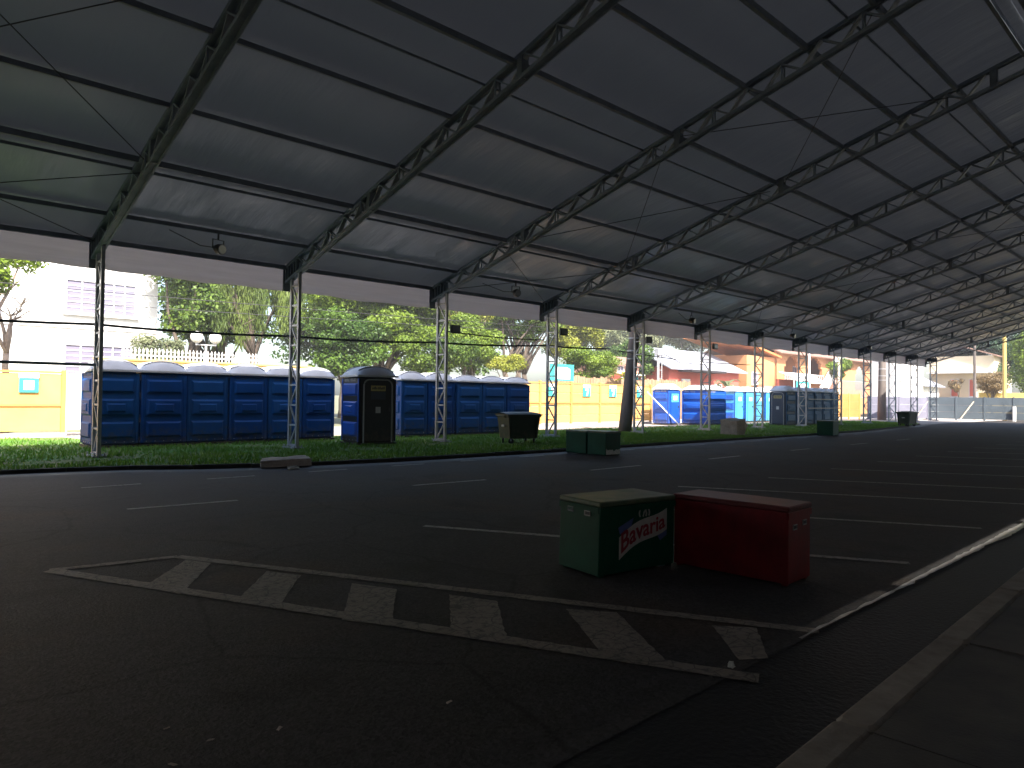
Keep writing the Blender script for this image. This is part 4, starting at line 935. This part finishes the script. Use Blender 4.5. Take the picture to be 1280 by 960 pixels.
# red house with grey roof
t = thing('red_house', 'red house with a grey roof and pale panels behind the large blue cabin', 'house', (48.5, 33, 0))
MB().box((5.6, 3.5, 2.1), (11.2, 7, 4.2)).build('wall', MAT['pink_wall'], t)
m = MB(); gable_roof(m, 0, 11.2, 0, 7, 4.2, 1.7, .6); m.build('roof', MAT['roof_grey'], t)
MB().box((3.9, -.75, 3.85), (5.4, 1.3, .16)).build('awning', MAT['dark_open'], t)
for k in range(3):
    o = MB().box((0, 0, 0), (1.3, 1.9, .06), rx=math.atan2(1.7, 3.5)).build('roof_panel', MAT['white_panel'], t, loc=(3.0+1.4*k, 1.3, 5.04))
for xx, z in ((7.6, 2.2), (9.6, 2.2)): window(t, xx, z, 1.0, 1.2, panes=(2, 2))
MB().box((2.4, -.05, 1.6), (1.2, .12, 3.2)).build('door', MAT['white'], t)
MB().box((5.6, -.04, .8), (11.2, .08, 1.5)).build('lower_wall', MAT['salmon'], t)
# orange house with arched balconies
t = thing('orange_house', 'two storey orange house with arched balconies under a clay roof behind the far toilets', 'house', (69.2, 34, 0))
def arch_wall(mb, x0, x1, z0, z1, arches, th=.3, y=0):
    """wall strip with arched openings: arches = (centre, width, sill z, spring z)"""
    xs = sorted({x0, x1} | {round(c+s*w/2, 4) for c, w, _, _ in arches for s in (-1, 1)})
    for a, b in zip(xs, xs[1:]):
        hit = [q for q in arches if abs((a+b)/2-q[0]) < q[1]/2]
        if not hit: mb.box(((a+b)/2, y+th/2, (z0+z1)/2), (b-a, th, z1-z0)); continue
        c, w_, zs, zp = hit[0]
        if zs > z0: mb.box(((a+b)/2, y+th/2, (z0+zs)/2), (b-a, th, zs-z0))
        n = 10
        for i in range(n):
            a0, a1 = a+(b-a)*i/n, a+(b-a)*(i+1)/n
            top = zp+math.sqrt(max(0, (w_/2)**2-(max(abs(a0-c), abs(a1-c))*.98)**2))*.8
            mb.box(((a0+a1)/2, y+th/2, (top+z1)/2), (a1-a0, th, z1-top))
m = MB(); arch_wall(m, 0, 25, 0, 6.6, [(3.4, 3.6, 3.5, 4.8), (9.0, 3.8, 3.5, 4.8), (22.0, 3.4, 2.9, 4.6)]); m.build('wall', MAT['orange_wall'], t)
MB().box((12.5, 2.6, 3.3), (25, .2, 6.6)).build('inner_wall', MAT['orange_wall'], t)
MB().box((12.5, 5.5, 3.2), (25, 5.2, 6.4)).build('core', MAT['orange_wall'], t)
m = MB(); gable_roof(m, 0, 25, 0, 8, 6.62, 1.6, .8); m.build('roof', MAT['roof_tile'], t)
for xx in (2.8, 4.2, 9.3, 22.0): window(t, xx, 4.6, .9, 1.5, y=2.48, panes=(2, 2))
for c, w_ in ((3.4, 3.6), (9.0, 3.8)):
    m = MB(); m.box((c, -.1, 4.35), (w_+.3, .08, .09))
    for k in range(9): m.box((c-w_/2+w_*k/8, -.1, 3.9), (.07, .07, .85))
    m.box((c, -.25, 3.46), (w_+.5, .5, .10)); m.build('balcony', MAT['white'], t)
m = MB(); m.box((16.2, -.06, 5.6), (1.2, .05, .9)); m.build('window', MAT['glass'], t)
m = MB(); m.bar((7.6, -1.6, 2.9), (13.2, -1.2, 6.6), .9, .25); m.build('stair_parapet', MAT['white'], t)
m = MB(); m.box((12.6, -.5, 2.1), (1.1, .9, 4.2)); m.build('stair_wall', MAT['salmon'], t)
m = MB()
for k in range(24): m.box((13.4+.3*k, -1.2, 2.9), (.05, .05, 1.9))
m.box((16.9, -1.2, 3.85), (7.2, .06, .06)); m.box((16.9, -1.2, 2.0), (7.2, .06, .06)); m.build('railing', MAT['trim'], t)
# annex at the left of it, orange mono-pitch roof
t = thing('orange_annex', 'orange annex with a sloping orange roof left of the arched house', 'house', (62.2, 33.5, 0))
MB().box((2.7, 3, 2.9), (5.6, 6, 5.8)).build('wall', MAT['orange_wall'], t)
m = MB(); m.add([(-4.0, -.5, 7.3), (6.0, -.5, 5.75), (6.0, 4.5, 5.75), (-4.0, 4.5, 7.3), (-4.0, -.5, 7.48), (6.0, -.5, 5.95), (6.0, 4.5, 5.95), (-4.0, 4.5, 7.48)], [(3, 2, 1, 0), (4, 5, 6, 7), (0, 1, 5, 4), (1, 2, 6, 5), (2, 3, 7, 6), (3, 0, 4, 7)]); m.build('roof', MAT['roof_orange'], t)
window(t, 1.4, 3.6, 1.0, 1.1, panes=(2, 2))
MB().box((3.6, -.3, 2.1), (3.0, .5, 1.6)).build('lower_wall', MAT['salmon'], t)
# white scalloped awning with a dark red shop behind it
t = thing('white_awning', 'white scalloped awning over a dark red shopfront below the arched balconies', 'awning', (66.2, 31.3, .55))
MB().box((3.2, 1.2, 1.55), (6.6, .2, 3.0)).build('shop_wall', MAT['red_awning'], t)
m = MB()
def aw(u, v):
    return (6.6*u, 1.1-1.6*v, 3.75-.55*v-.22*abs(math.sin(u*math.pi*2.5))*v)
m.grid(40, 6, aw); m.grid(40, 1, lambda u, v: (6.6*u, -.5, 3.2-.22*abs(math.sin(u*math.pi*2.5))-.22*v)); o = m.build('canopy', MAT['white'], t, smooth=True)
sm = o.modifiers.new('thick', 'SOLIDIFY'); sm.thickness = .03
m = MB()
for xx in (.1, 3.3, 6.5): m.tube([(xx, -.45, 0), (xx, -.45, 3.1)], .06, 8)
m.build('post', MAT['white'], t)
# banners
def banner(label, x, y, z, wd, ht, rz=0):
    t = thing('banner', label, 'banner', (x, y, 0), rz)
    MB().cbox((0, 0, z), (wd, .04, ht), .01).build('cloth', MAT['teal'], t)
    m = MB(); m.plate([(-wd*.33, -ht*.4), (wd*.33, -ht*.4), (wd*.33, ht*.22), (wd*.2, ht*.32), (-wd*.2, ht*.32), (-wd*.33, ht*.22)], (0, -.024, z), (1, 0, 0), (0, 0, 1), .004); m.build('panel', MAT['white'], t)
    m = MB()
    for s in (-1, 1): m.tube([(s*wd*.48, .05, 0), (s*wd*.48, .05, z+ht/2)], .03, 6)
    m.build('stake', MAT['steel'], t)
banner('teal and white banner standing above the yellow fence', 29.9, 27.6, 2.95, 2.0, .95)
banner('green and white banner above the far toilet row', 57.5, 26.0, 2.65, 2.4, .85)
# vertical board fence behind the yellow one
t = thing('plank_fence', 'weathered vertical plank fence behind the yellow board fence', 'fence', (31.4, 29.2, 0))
pm = [MB().cbox((0, 0, h/2), (.235, .03, h), .006).mesh('plank', MAT['plank']) for h in (2.78, 2.84, 2.9)]
for k in range(58): link('plank', random.choice(pm), t, (.25*k, random.uniform(-.01, .01), 0))
MB().box((7.2, .05, 2.2), (14.6, .06, .10)).build('rail', MAT['plank'], t)
# white steel mast with equipment box
t = thing('mast', 'slim double pole mast with a grey box on top behind the blue toilets', 'mast', (42.6, 29.9, 0))
m = MB(); m.tube([(0, 0, 0), (0, 0, 4.9)], .09, 8); m.tube([(.45, 0, 0), (.45, 0, 4.7)], .035, 8)
for k in range(6): m.box((.22, 0, 1.2+.6*k), (.45, .03, .03))
m.build('pole', MAT['trim'], t); MB().cbox((.1, 0, 4.9), (.62, .4, .5), .04).build('equipment_box', MAT['steel'], t)
# left: ochre wall, picket railing, twin globe lamp
t = thing('ochre_wall', 'ochre garden wall behind the left row of blue toilets', 'wall', (6.6, 29.6, 0))
MB().cbox((4.3, 0, 1.35), (8.6, .22, 2.70), .02).build('wall', MAT['ochre'], t)
MB().cbox((4.3, 0, 2.74), (8.7, .32, .09), .02).build('coping', MAT['ochre'], t)
t = thing('picket_railing', 'white picket railing above the ochre wall below the globe lamps', 'railing', (7.6, 29.9, 0))
pk = MB(); pk.cbox((0, 0, 1.55), (.05, .035, 3.1), .006); pk.add([(-.045, -.03, 3.1), (.045, -.03, 3.1), (.045, .03, 3.1), (-.045, .03, 3.1), (0, 0, 3.26)], [(0, 1, 4), (1, 2, 4), (2, 3, 4), (3, 0, 4)]); pk = pk.mesh('picket', MAT['white'])
for k in range(38): link('picket', pk, t, (.145*k, 0, random.uniform(-.01, .01)))
m = MB(); m.box((2.7, .04, 2.95), (5.5, .03, .05)); m.box((2.7, .04, 2.68), (5.5, .03, .05)); m.build('rail', MAT['white'], t)
t = thing('globe_lamp', 'street lamp with twin white globes above the blue toilets on the left', 'street lamp', (10.88, 30.4, 0))
m = MB(); m.tube([(0, 0, 0), (0, 0, 3.5)], .05, 8); m.tube([(-.40, 0, 3.52), (.40, 0, 3.52)], .03, 8); m.tube([(-.38, 0, 3.5), (-.38, 0, 3.62)], .06, 8); m.tube([(.38, 0, 3.5), (.38, 0, 3.62)], .06, 8); m.build('post', MAT['trim'], t)
for s in (-1, 1): MB().sphere((s*.38, 0, 3.84), .25, 16, 10).build('globe', MAT['globe'], t, smooth=True)
# right: white building, cream house
t = thing('white_block', 'plain white building behind the pale pole at the far right', 'building', (74, 24.3, 0), R_(0))
MB().box((4, 1.1, 3.0), (8, 2.2, 6.0)).build('wall', MAT['plaster_white'], t); MB().box((4, 1.1, 6.06), (8.4, 2.6, .2)).build('roof', MAT['white'], t)
o = window(t, 1.2, 4.2, .9, .9, panes=(2, 1))
t = thing('grey_roofed_house', 'low white house with a slate grey roof left of the cream house', 'house', (82.5, 24.6, 0))
MB().box((3, 2.5, 1.7), (6, 5, 3.4)).build('wall', MAT['plaster_white'], t); m = MB(); gable_roof(m, 0, 6, 0, 5, 3.4, 1.2, .5); m.build('roof', MAT['roof_grey'], t)
t = thing('cream_house', 'cream two storey house with narrow red shutters above the far grey wall', 'house', (92, 26.6, 0), R_(-90))
MB().box((3.2, 4, 3.4), (6.4, 8, 6.8)).build('wall', MAT['cream'], t)
m = MB(); gable_roof_y(m, 0, 6.4, 0, 8, 6.8, 1.1, .4); m.build('roof', MAT['roof_tile'], t)
for xx in (2.6, 4.4):
    f = window(t, xx, 3.2, .62, 1.9, panes=(1, 2)); MB().box((xx, -.075, 3.2), (.60, .05, 1.86)).build('shutter', MAT['pink_wall'], f)
MB().box((3.2, -.5, 4.9), (6.4, 1.0, .12)).build('ledge', MAT['white'], t); MB().box((2.5, -.9, .95), (7.2, .2, 1.9)).build('garden_wall', MAT['salmon'], t)
t = thing('garden_wall', 'low pale wall under the brown hedge at the far right', 'wall', (80, 18.8, 0), R_(-78))
MB().cbox((3.5, 0, 1.25), (7, .25, 2.5), .02).build('wall', MAT['ochre'], t)

# ------------------------------------------------------------------ trees
def leaves(clumps, n, size, tintbase=.45, droop=0, flat=.0, seed=0):
    """n leaf quads spread through ellipsoid clumps (x, y, z, rx, ry, rz)"""
    rng = np.random.default_rng(seed); cl = np.array(clumps, float)
    vol = (cl[:, 3]*cl[:, 4]*cl[:, 5])**.72; idx = rng.choice(len(cl), n, p=vol/vol.sum())
    d = rng.normal(size=(n, 3)); d /= np.linalg.norm(d, axis=1)[:, None]
    r = rng.random(n)**.38
    r *= 1+.22*np.sin(d[:, 0]*7+idx)*np.cos(d[:, 2]*6+idx*2)
    c = cl[idx, :3]+d*cl[idx, 3:]*r[:, None]
    nrm = d*.7+rng.normal(size=(n, 3))*.55; nrm[:, 2] += .35
    nrm /= np.linalg.norm(nrm, axis=1)[:, None]
    a = np.cross(nrm, rng.normal(size=(n, 3))); a /= np.linalg.norm(a, axis=1)[:, None]
    if droop: a = a*(1-droop)+np.array([0, 0, -1.0])*droop; a /= np.linalg.norm(a, axis=1)[:, None]
    b = np.cross(nrm, a); b /= (np.linalg.norm(b, axis=1)[:, None]+1e-9)
    s = size*(.6+.8*rng.random(n)); L = (s*(1+droop*1.6))[:, None]; W = (s*.5*(1-.5*droop))[:, None]
    P = np.stack([c-a*L*.5, c+b*W*.5, c+a*L*.5, c-b*W*.5], 1)
    ct = rng.random(len(cl))
    tint = tintbase+.45*(ct[idx]-.5)+.35*(rng.random(n)-.5)
    return P, tint
def tree(label, x, y, h, clumps, n, size, leaf='leaf_mid', trunk_r=.16, bark='bark', fork=1.6, limbs=6, name='tree', tint=.45, droop=0, seed=1, group=None, lean=0, bare=0, trunks=1, tree_parts=True):
    """clumps are given relative to the foot of the trunk"""
    rnd = random.Random(seed); t = thing(name, label, 'tree' if 'hedge' not in name and 'bush' not in name else name.split('_')[-1], (x, y, 0), 0, group)
    m = MB()
    for tk in range(trunks):
        ox = (tk-(trunks-1)/2)*trunk_r*3
        top = Vector((lean+ox*1.5, rnd.uniform(-.2, .2), fork)); base = Vector((ox, 0, -.1))
        pts = [base.lerp(top, k/5)+Vector((rnd.uniform(-.05, .05), rnd.uniform(-.05, .05), 0))*(k > 0) for k in range(6)]
        m.tube(pts, [trunk_r*(1.25-.1*k) for k in range(6)], 9)
        cs = sorted(clumps, key=lambda c: rnd.random())[:limbs]
        for c in cs:
            e = Vector(c[:3]); mid = top.lerp(e, .5)+Vector((rnd.uniform(-.3, .3), rnd.uniform(-.3, .3), .25))
            p2 = [top-Vector((0, 0, .12)), top.lerp(mid, .5)+Vector((rnd.uniform(-.1, .1), 0, 0)), mid, mid.lerp(e, .6)+Vector((rnd.uniform(-.15, .15), 0, 0)), e]
            m.tube(p2, [trunk_r*.62, trunk_r*.5, trunk_r*.36, trunk_r*.22, trunk_r*.08], 6)
            for _ in range(2+bare):
                q = p2[rnd.choice((2, 3))]; d = Vector((rnd.uniform(-1, 1), rnd.uniform(-1, 1), rnd.uniform(.1, 1)))*rnd.uniform(.5, 1.1)
                m.tube([q, q+d*.5+Vector((0, 0, .08)), q+d], [trunk_r*.2, trunk_r*.12, trunk_r*.04], 5)
    m.build('trunk', MAT[bark], t, smooth=True)
    if n:
        if y < 40: n, size = int(n*1.9), size*.70               # near crowns: smaller, denser leaves
        P, ti = leaves(clumps, n, size, tint, droop, seed=seed)
        o = link('crown', quad_mesh('crown', P, ti, MAT[leaf]), t)
    return t
def blob(rnd, cx, cz, rx, rz, k, ry=None, sub=.42):
    """k clumps spread over an ellipsoid outline"""
    ry = ry or rx*.8; out = []
    for _ in range(k):
        while True:
            u = Vector((rnd.uniform(-1, 1), rnd.uniform(-1, 1), rnd.uniform(-1, 1)))
            if .25 < u.length < 1: break
        s = sub*rnd.uniform(.7, 1.25)
        out.append((cx+u.x*rx*(1-s*.5), u.y*ry*(1-s*.5), cz+u.z*rz*(1-s*.5), rx*s, ry*s, rz*s*.72))
    return out
rn = random.Random(11)
# far left, nearly bare tree
tree('bare forked tree at the far left in front of the white building', 4.15, 31.5, 7, [(.2, 0, 4.3, .1, .1, .1), (.75, 0, 5.0, .1, .1, .1), (-.5, 0, 5.2, .1, .1, .1), (-.9, -.2, 4.4, .1, .1, .1), (.5, 0, 4.6, .1, .1, .1)], 0, .1, 'leaf_mid', .13, 'bark_pale', 3.0, 5, bare=3, seed=3)
tree('green crown of a tree at the left edge, cut by the picture border', 3.3, 29.5, 8, blob(rn, 0, 6.0, 1.45, 1.5, 14), 5200, .22, 'leaf_mid', .14, 'bark_pale', 3.2, 5, tint=.65, seed=4)
# dark tree, hanging tree, round tree
tree('dark broad leaved tree left of the hanging foliage, behind the globe lamps', 11.6, 34.5, 9, blob(rn, .2, 6.3, 2.1, 3.0, 24, 2, .36)+blob(rn, -.9, 7.2, 1.0, 1.2, 6), 12000, .25, 'leaf_mid', .17, 'bark', 2.6, 7, tint=.42, seed=5)
cl = [(rn.uniform(-2.5, 2.5), rn.uniform(-1.2, 1.2), rn.uniform(5.0, 9.4), .36, .36, 1.6) for _ in range(60)]
tree('tall tree with hanging curtains of thin foliage left of the lattice column', 14.5, 34.0, 10, cl, 17000, .18, 'leaf_willow', .22, 'bark', 3.4, 9, tint=.45, droop=.75, seed=6)
tree('dark forked tree trunk and canopy right below the hanging foliage', 13.4, 36.5, 7, blob(rn, .2, 5.2, 2.5, 1.6, 16), 7000, .24, 'leaf_deep', .2, 'bark', 2.6, 7, tint=.35, seed=7, trunks=2)
tree('pale low bush left of the globe lamps', 9.7, 33.2, 3, blob(rn, 0, 3.4, 1.3, .85, 10), 3600, .18, 'leaf_grey', .08, 'bark_pale', 2.0, 4, 'bush', tint=.6, seed=8)
tree('big round tree with bright yellow green top between two lattice columns', 22.0, 34.2, 9, blob(rn, 0, 6.7, 4.9, 2.6, 60, 2.8, .27)+blob(rn, .6, 4.6, 4.2, 1.4, 16, 2.2, .34), 36000, .25, 'leaf_mid', .26, 'bark', 2.6, 9, tint=.58, seed=9)
tree('dark understorey tree beneath the big round tree', 19.0, 33.0, 6, blob(rn, 0, 4.2, 2.6, 1.9, 18), 10000, .25, 'leaf_deep', .17, 'bark', 1.9, 7, tint=.35, seed=10)
tree('mid green bushy tree below the right side of the big round tree', 24.2, 32.2, 6, blob(rn, 0, 4.0, 2.5, 1.8, 18), 10000, .23, 'leaf_mid', .15, 'bark', 1.9, 7, tint=.40, seed=12)
tree('dark backing tree filling the view behind the big round tree', 24.5, 43.0, 11, blob(rn, 0, 7.0, 6.0, 4.4, 34, 3, .34), 14000, .34, 'leaf_deep', .25, 'bark', 3, 7, tint=.45, seed=31)
tree('dark backing tree behind the bare grey twigs', 36.0, 43.5, 11, blob(rn, 0, 7.4, 5.6, 4.4, 34, 3, .34), 13000, .34, 'leaf_deep', .25, 'bark', 3, 7, tint=.5, seed=32)
tree('dark backing tree behind the hanging foliage', 16.2, 44.0, 11, blob(rn, 0, 7.6, 3.2, 3.6, 22, 3, .36), 8000, .34, 'leaf_deep', .25, 'bark', 3, 7, tint=.45, seed=33)
tree('tree with bare grey twigs and orange tips right of the box floodlight', 28.6, 35.0, 8, blob(rn, -.2, 7.4, 2.9, 1.7, 24, 2, .30), 6500, .22, 'leaf_yellow', .17, 'bark_pale', 3.2, 14, tint=.5, bare=4, seed=13)
tree('green tree filling the gap below the bare grey twigs', 28.0, 33.6, 6, blob(rn, 0, 4.9, 2.5, 2.1, 20, 2, .36), 11000, .22, 'leaf_mid', .15, 'bark', 2.4, 8, tint=.5, seed=14)
tree('dark trunked tree with several leaning stems left of the column by the bin', 34.2, 35.2, 8, blob(rn, .2, 7.2, 3.6, 2.2, 34, 2.4, .30), 17000, .24, 'leaf_mid', .21, 'bark', 3.2, 9, tint=.52, seed=15, trunks=3, lean=-.7)
tree('low bright yellow green shrub seen below the dark leaning stems', 29.6, 32.0, 4, blob(rn, 0, 3.5, 1.5, .9, 10), 3600, .17, 'leaf_yellow', .07, 'bark_pale', 1.8, 4, 'bush', tint=.6, seed=16)
tree('yellow green tree behind the column by the wheeled bin', 39.8, 36.0, 8, blob(rn, .1, 6.6, 3.0, 3.0, 30, 2, .32), 15000, .24, 'leaf_yellow', .17, 'bark', 3.0, 8, tint=.55, seed=17)
tree('rounded green shrub above the teal banner', 35.4, 30.6, 4.5, blob(rn, .2, 3.8, 2.4, 1.2, 16), 7000, .19, 'leaf_mid', .10, 'bark', 2.0, 5, 'bush', tint=.55, seed=18)
tree('broad grey green tree behind the pink house left of the utility pole', 50.0, 44.0, 10, blob(rn, 0, 7.9, 5.6, 3.4, 44, 3, .28), 24000, .27, 'leaf_grey', .22, 'bark', 3.2, 8, tint=.55, seed=19)
tree('broad pale grey green tree right of the utility pole', 60.0, 45.0, 10, blob(rn, 0, 7.7, 6.4, 3.4, 46, 3, .28), 25000, .28, 'leaf_grey', .22, 'bark', 3.0, 8, tint=.60, seed=20)
tree('darker green tree in front of the pale tree beside the mast', 47.0, 35.6, 6, blob(rn, 0, 4.9, 2.2, 1.7, 18), 9000, .23, 'leaf_deep', .15, 'bark', 2.2, 6, tint=.5, seed=21)
tree('pale tree behind the red house roof', 71, 46, 9, blob(rn, 0, 8.0, 7.0, 2.6, 30, 3, .30), 11000, .3, 'leaf_grey', .2, 'bark', 3.5, 6, tint=.7, seed=22)
tree('bright green tree right of the orange house by the pale pole', 74.5, 30.0, 7, blob(rn, 0, 5.2, 1.5, 1.7, 10), 4000, .27, 'leaf_mid', .13, 'bark', 2.5, 5, tint=.6, seed=23)
tree('dark conifer at the far right behind the cream house', 96, 21.0, 12, blob(rn, -.5, 7.0, 3.4, 4.4, 36, 3.4, .30), 14000, .36, 'leaf_conifer', .25, 'bark', 3.0, 8, tint=.45, seed=24, name='conifer_tree')
tree('yellow green tree at the right edge behind the yellow post', 88, 15.6, 10, blob(rn, 0, 6.4, 2.6, 4.8, 36, 2.6, .30), 14000, .32, 'leaf_mid', .22, 'bark', 2.5, 8, tint=.66, seed=25)
tree('dark bush at the foot of the right edge tree', 86, 14.9, 4, blob(rn, 0, 2.6, 1.6, 1.4, 9), 2000, .26, 'leaf_deep', .1, 'bark', 1.2, 4, 'bush', tint=.5, seed=26)
tree('dry brown hedge above the far grey wall', 79.5, 17.6, 4, blob(rn, 0, 3.5, 1.9, 1.1, 14, 1.9), 3400, .24, 'leaf_dry', .1, 'bark', 1.6, 6, 'hedge', tint=.5, seed=27)
tree('small climbing plant on the cream house wall', 90.6, 23.4, 4, blob(rn, 0, 3.6, 1.1, 1.2, 7), 900, .25, 'leaf_dry', .06, 'bark', 1.8, 4, 'bush', tint=.6, seed=28)
# palm-like plants
def fronds(label, x, y, h, n, ln, leaf, cat='plant'):
    t = thing('palm_plant', label, cat, (x, y, 0)); rnd = random.Random(int(x*7)); 
    MB().tube([(0, 0, 0), (.03, 0, h)], [.10, .07], 8).build('stem', MAT['bark'], t)
    for k in range(n):
        a = 2*math.pi*k/n+rnd.uniform(-.2, .2); up = rnd.uniform(.5, 1.25); N = 8; P = []
        for i in range(N):
            q = []
            for f, sd_ in ((i/N, -1), (i/N, 1), ((i+1)/N, 1), ((i+1)/N, -1)):
                r = f*ln; z = h+up*ln*f-1.05*ln*f*f; wd2 = .11*ln*math.sin(math.pi*min(1, .12+f*.9))
                q.append((r*math.cos(a)-sd_*wd2*math.sin(a), r*math.sin(a)+sd_*wd2*math.cos(a), z-abs(wd2)*.3))
            P.append(q)
        link('frond', quad_mesh('frond', np.array(P), np.full(N, rnd.uniform(.35, .8)), MAT[leaf]), t)
fronds('palm with arching yellow green fronds beside the column right of the utility pole', 36.9, 28.3, 2.7, 11, 1.5, 'leaf_yellow')
fronds('pale agave like plant in front of the red house', 49.0, 29.5, 2.2, 12, 1.7, 'leaf_grey')
fronds('second pale spiky plant right of the agave like one', 53.2, 30.5, 2.6, 12, 1.9, 'leaf_grey')

# ------------------------------------------------------------------ grass on the verge
rng = np.random.default_rng(5); n = 60000
gx = np.where(rng.random(n) < .62, rng.uniform(-2, 26, n), rng.uniform(20, 54, n)); ex = np.interp(gx, [e[0] for e in edge], [e[1] for e in edge])
gy = ex-.04+rng.random(n)**1.3*(np.where(gx < 4.9, 25.7, 21.4)-ex)
hh = .045+.05*rng.random(n); a = rng.random(n)*2*np.pi; wv = .012+.012*rng.random(n); lx = rng.normal(size=n)*.025; ly = rng.normal(size=n)*.025
cxv, sxv = np.cos(a)*wv, np.sin(a)*wv; z0 = np.full(n, .055)
P = np.stack([np.stack([gx-cxv, gy-sxv, z0], 1), np.stack([gx+cxv, gy+sxv, z0], 1), np.stack([gx+lx+cxv*.3, gy+ly+sxv*.3, z0+hh], 1), np.stack([gx+lx-cxv*.3, gy+ly-sxv*.3, z0+hh], 1)], 1)
pn = np.array([noise.noise((a_*.55, b_*.8, 3)) for a_, b_ in zip(gx, gy)]); hh = hh*np.clip(1.0-1.5*np.maximum(0, pn-.05), .15, 1)
P[:, 2:, 2] = (.055+hh)[:, None]
tt = .45+.9*np.maximum(0, pn-.1)+.3*np.sin(gx*1.3)*np.cos(gy*1.9)+.4*(rng.random(n)-.5)
o = link('grass', quad_mesh('grass', P, tt, MAT['grass'])); prop(o, 'short green lawn grass along the verge under the columns', 'grass', None, 'stuff')

# ------------------------------------------------------------------ haze in the bright air outside
hz = MB().box((45, 8, 7.2), (190, 108, 16.6)).build('haze', [], kind='stuff')
hm = bpy.data.materials.new('haze'); hm.use_nodes = True; hn = hm.node_tree.nodes; hn.clear()
ho = hn.new('ShaderNodeOutputMaterial'); hv = hn.new('ShaderNodeVolumePrincipled')
hv.inputs['Color'].default_value = (.92, .92, .95, 1); hv.inputs['Density'].default_value = .0018; hv.inputs['Anisotropy'].default_value = 0.0
hm.node_tree.links.new(hv.outputs[0], ho.inputs['Volume']); hz.data.materials.append(hm)
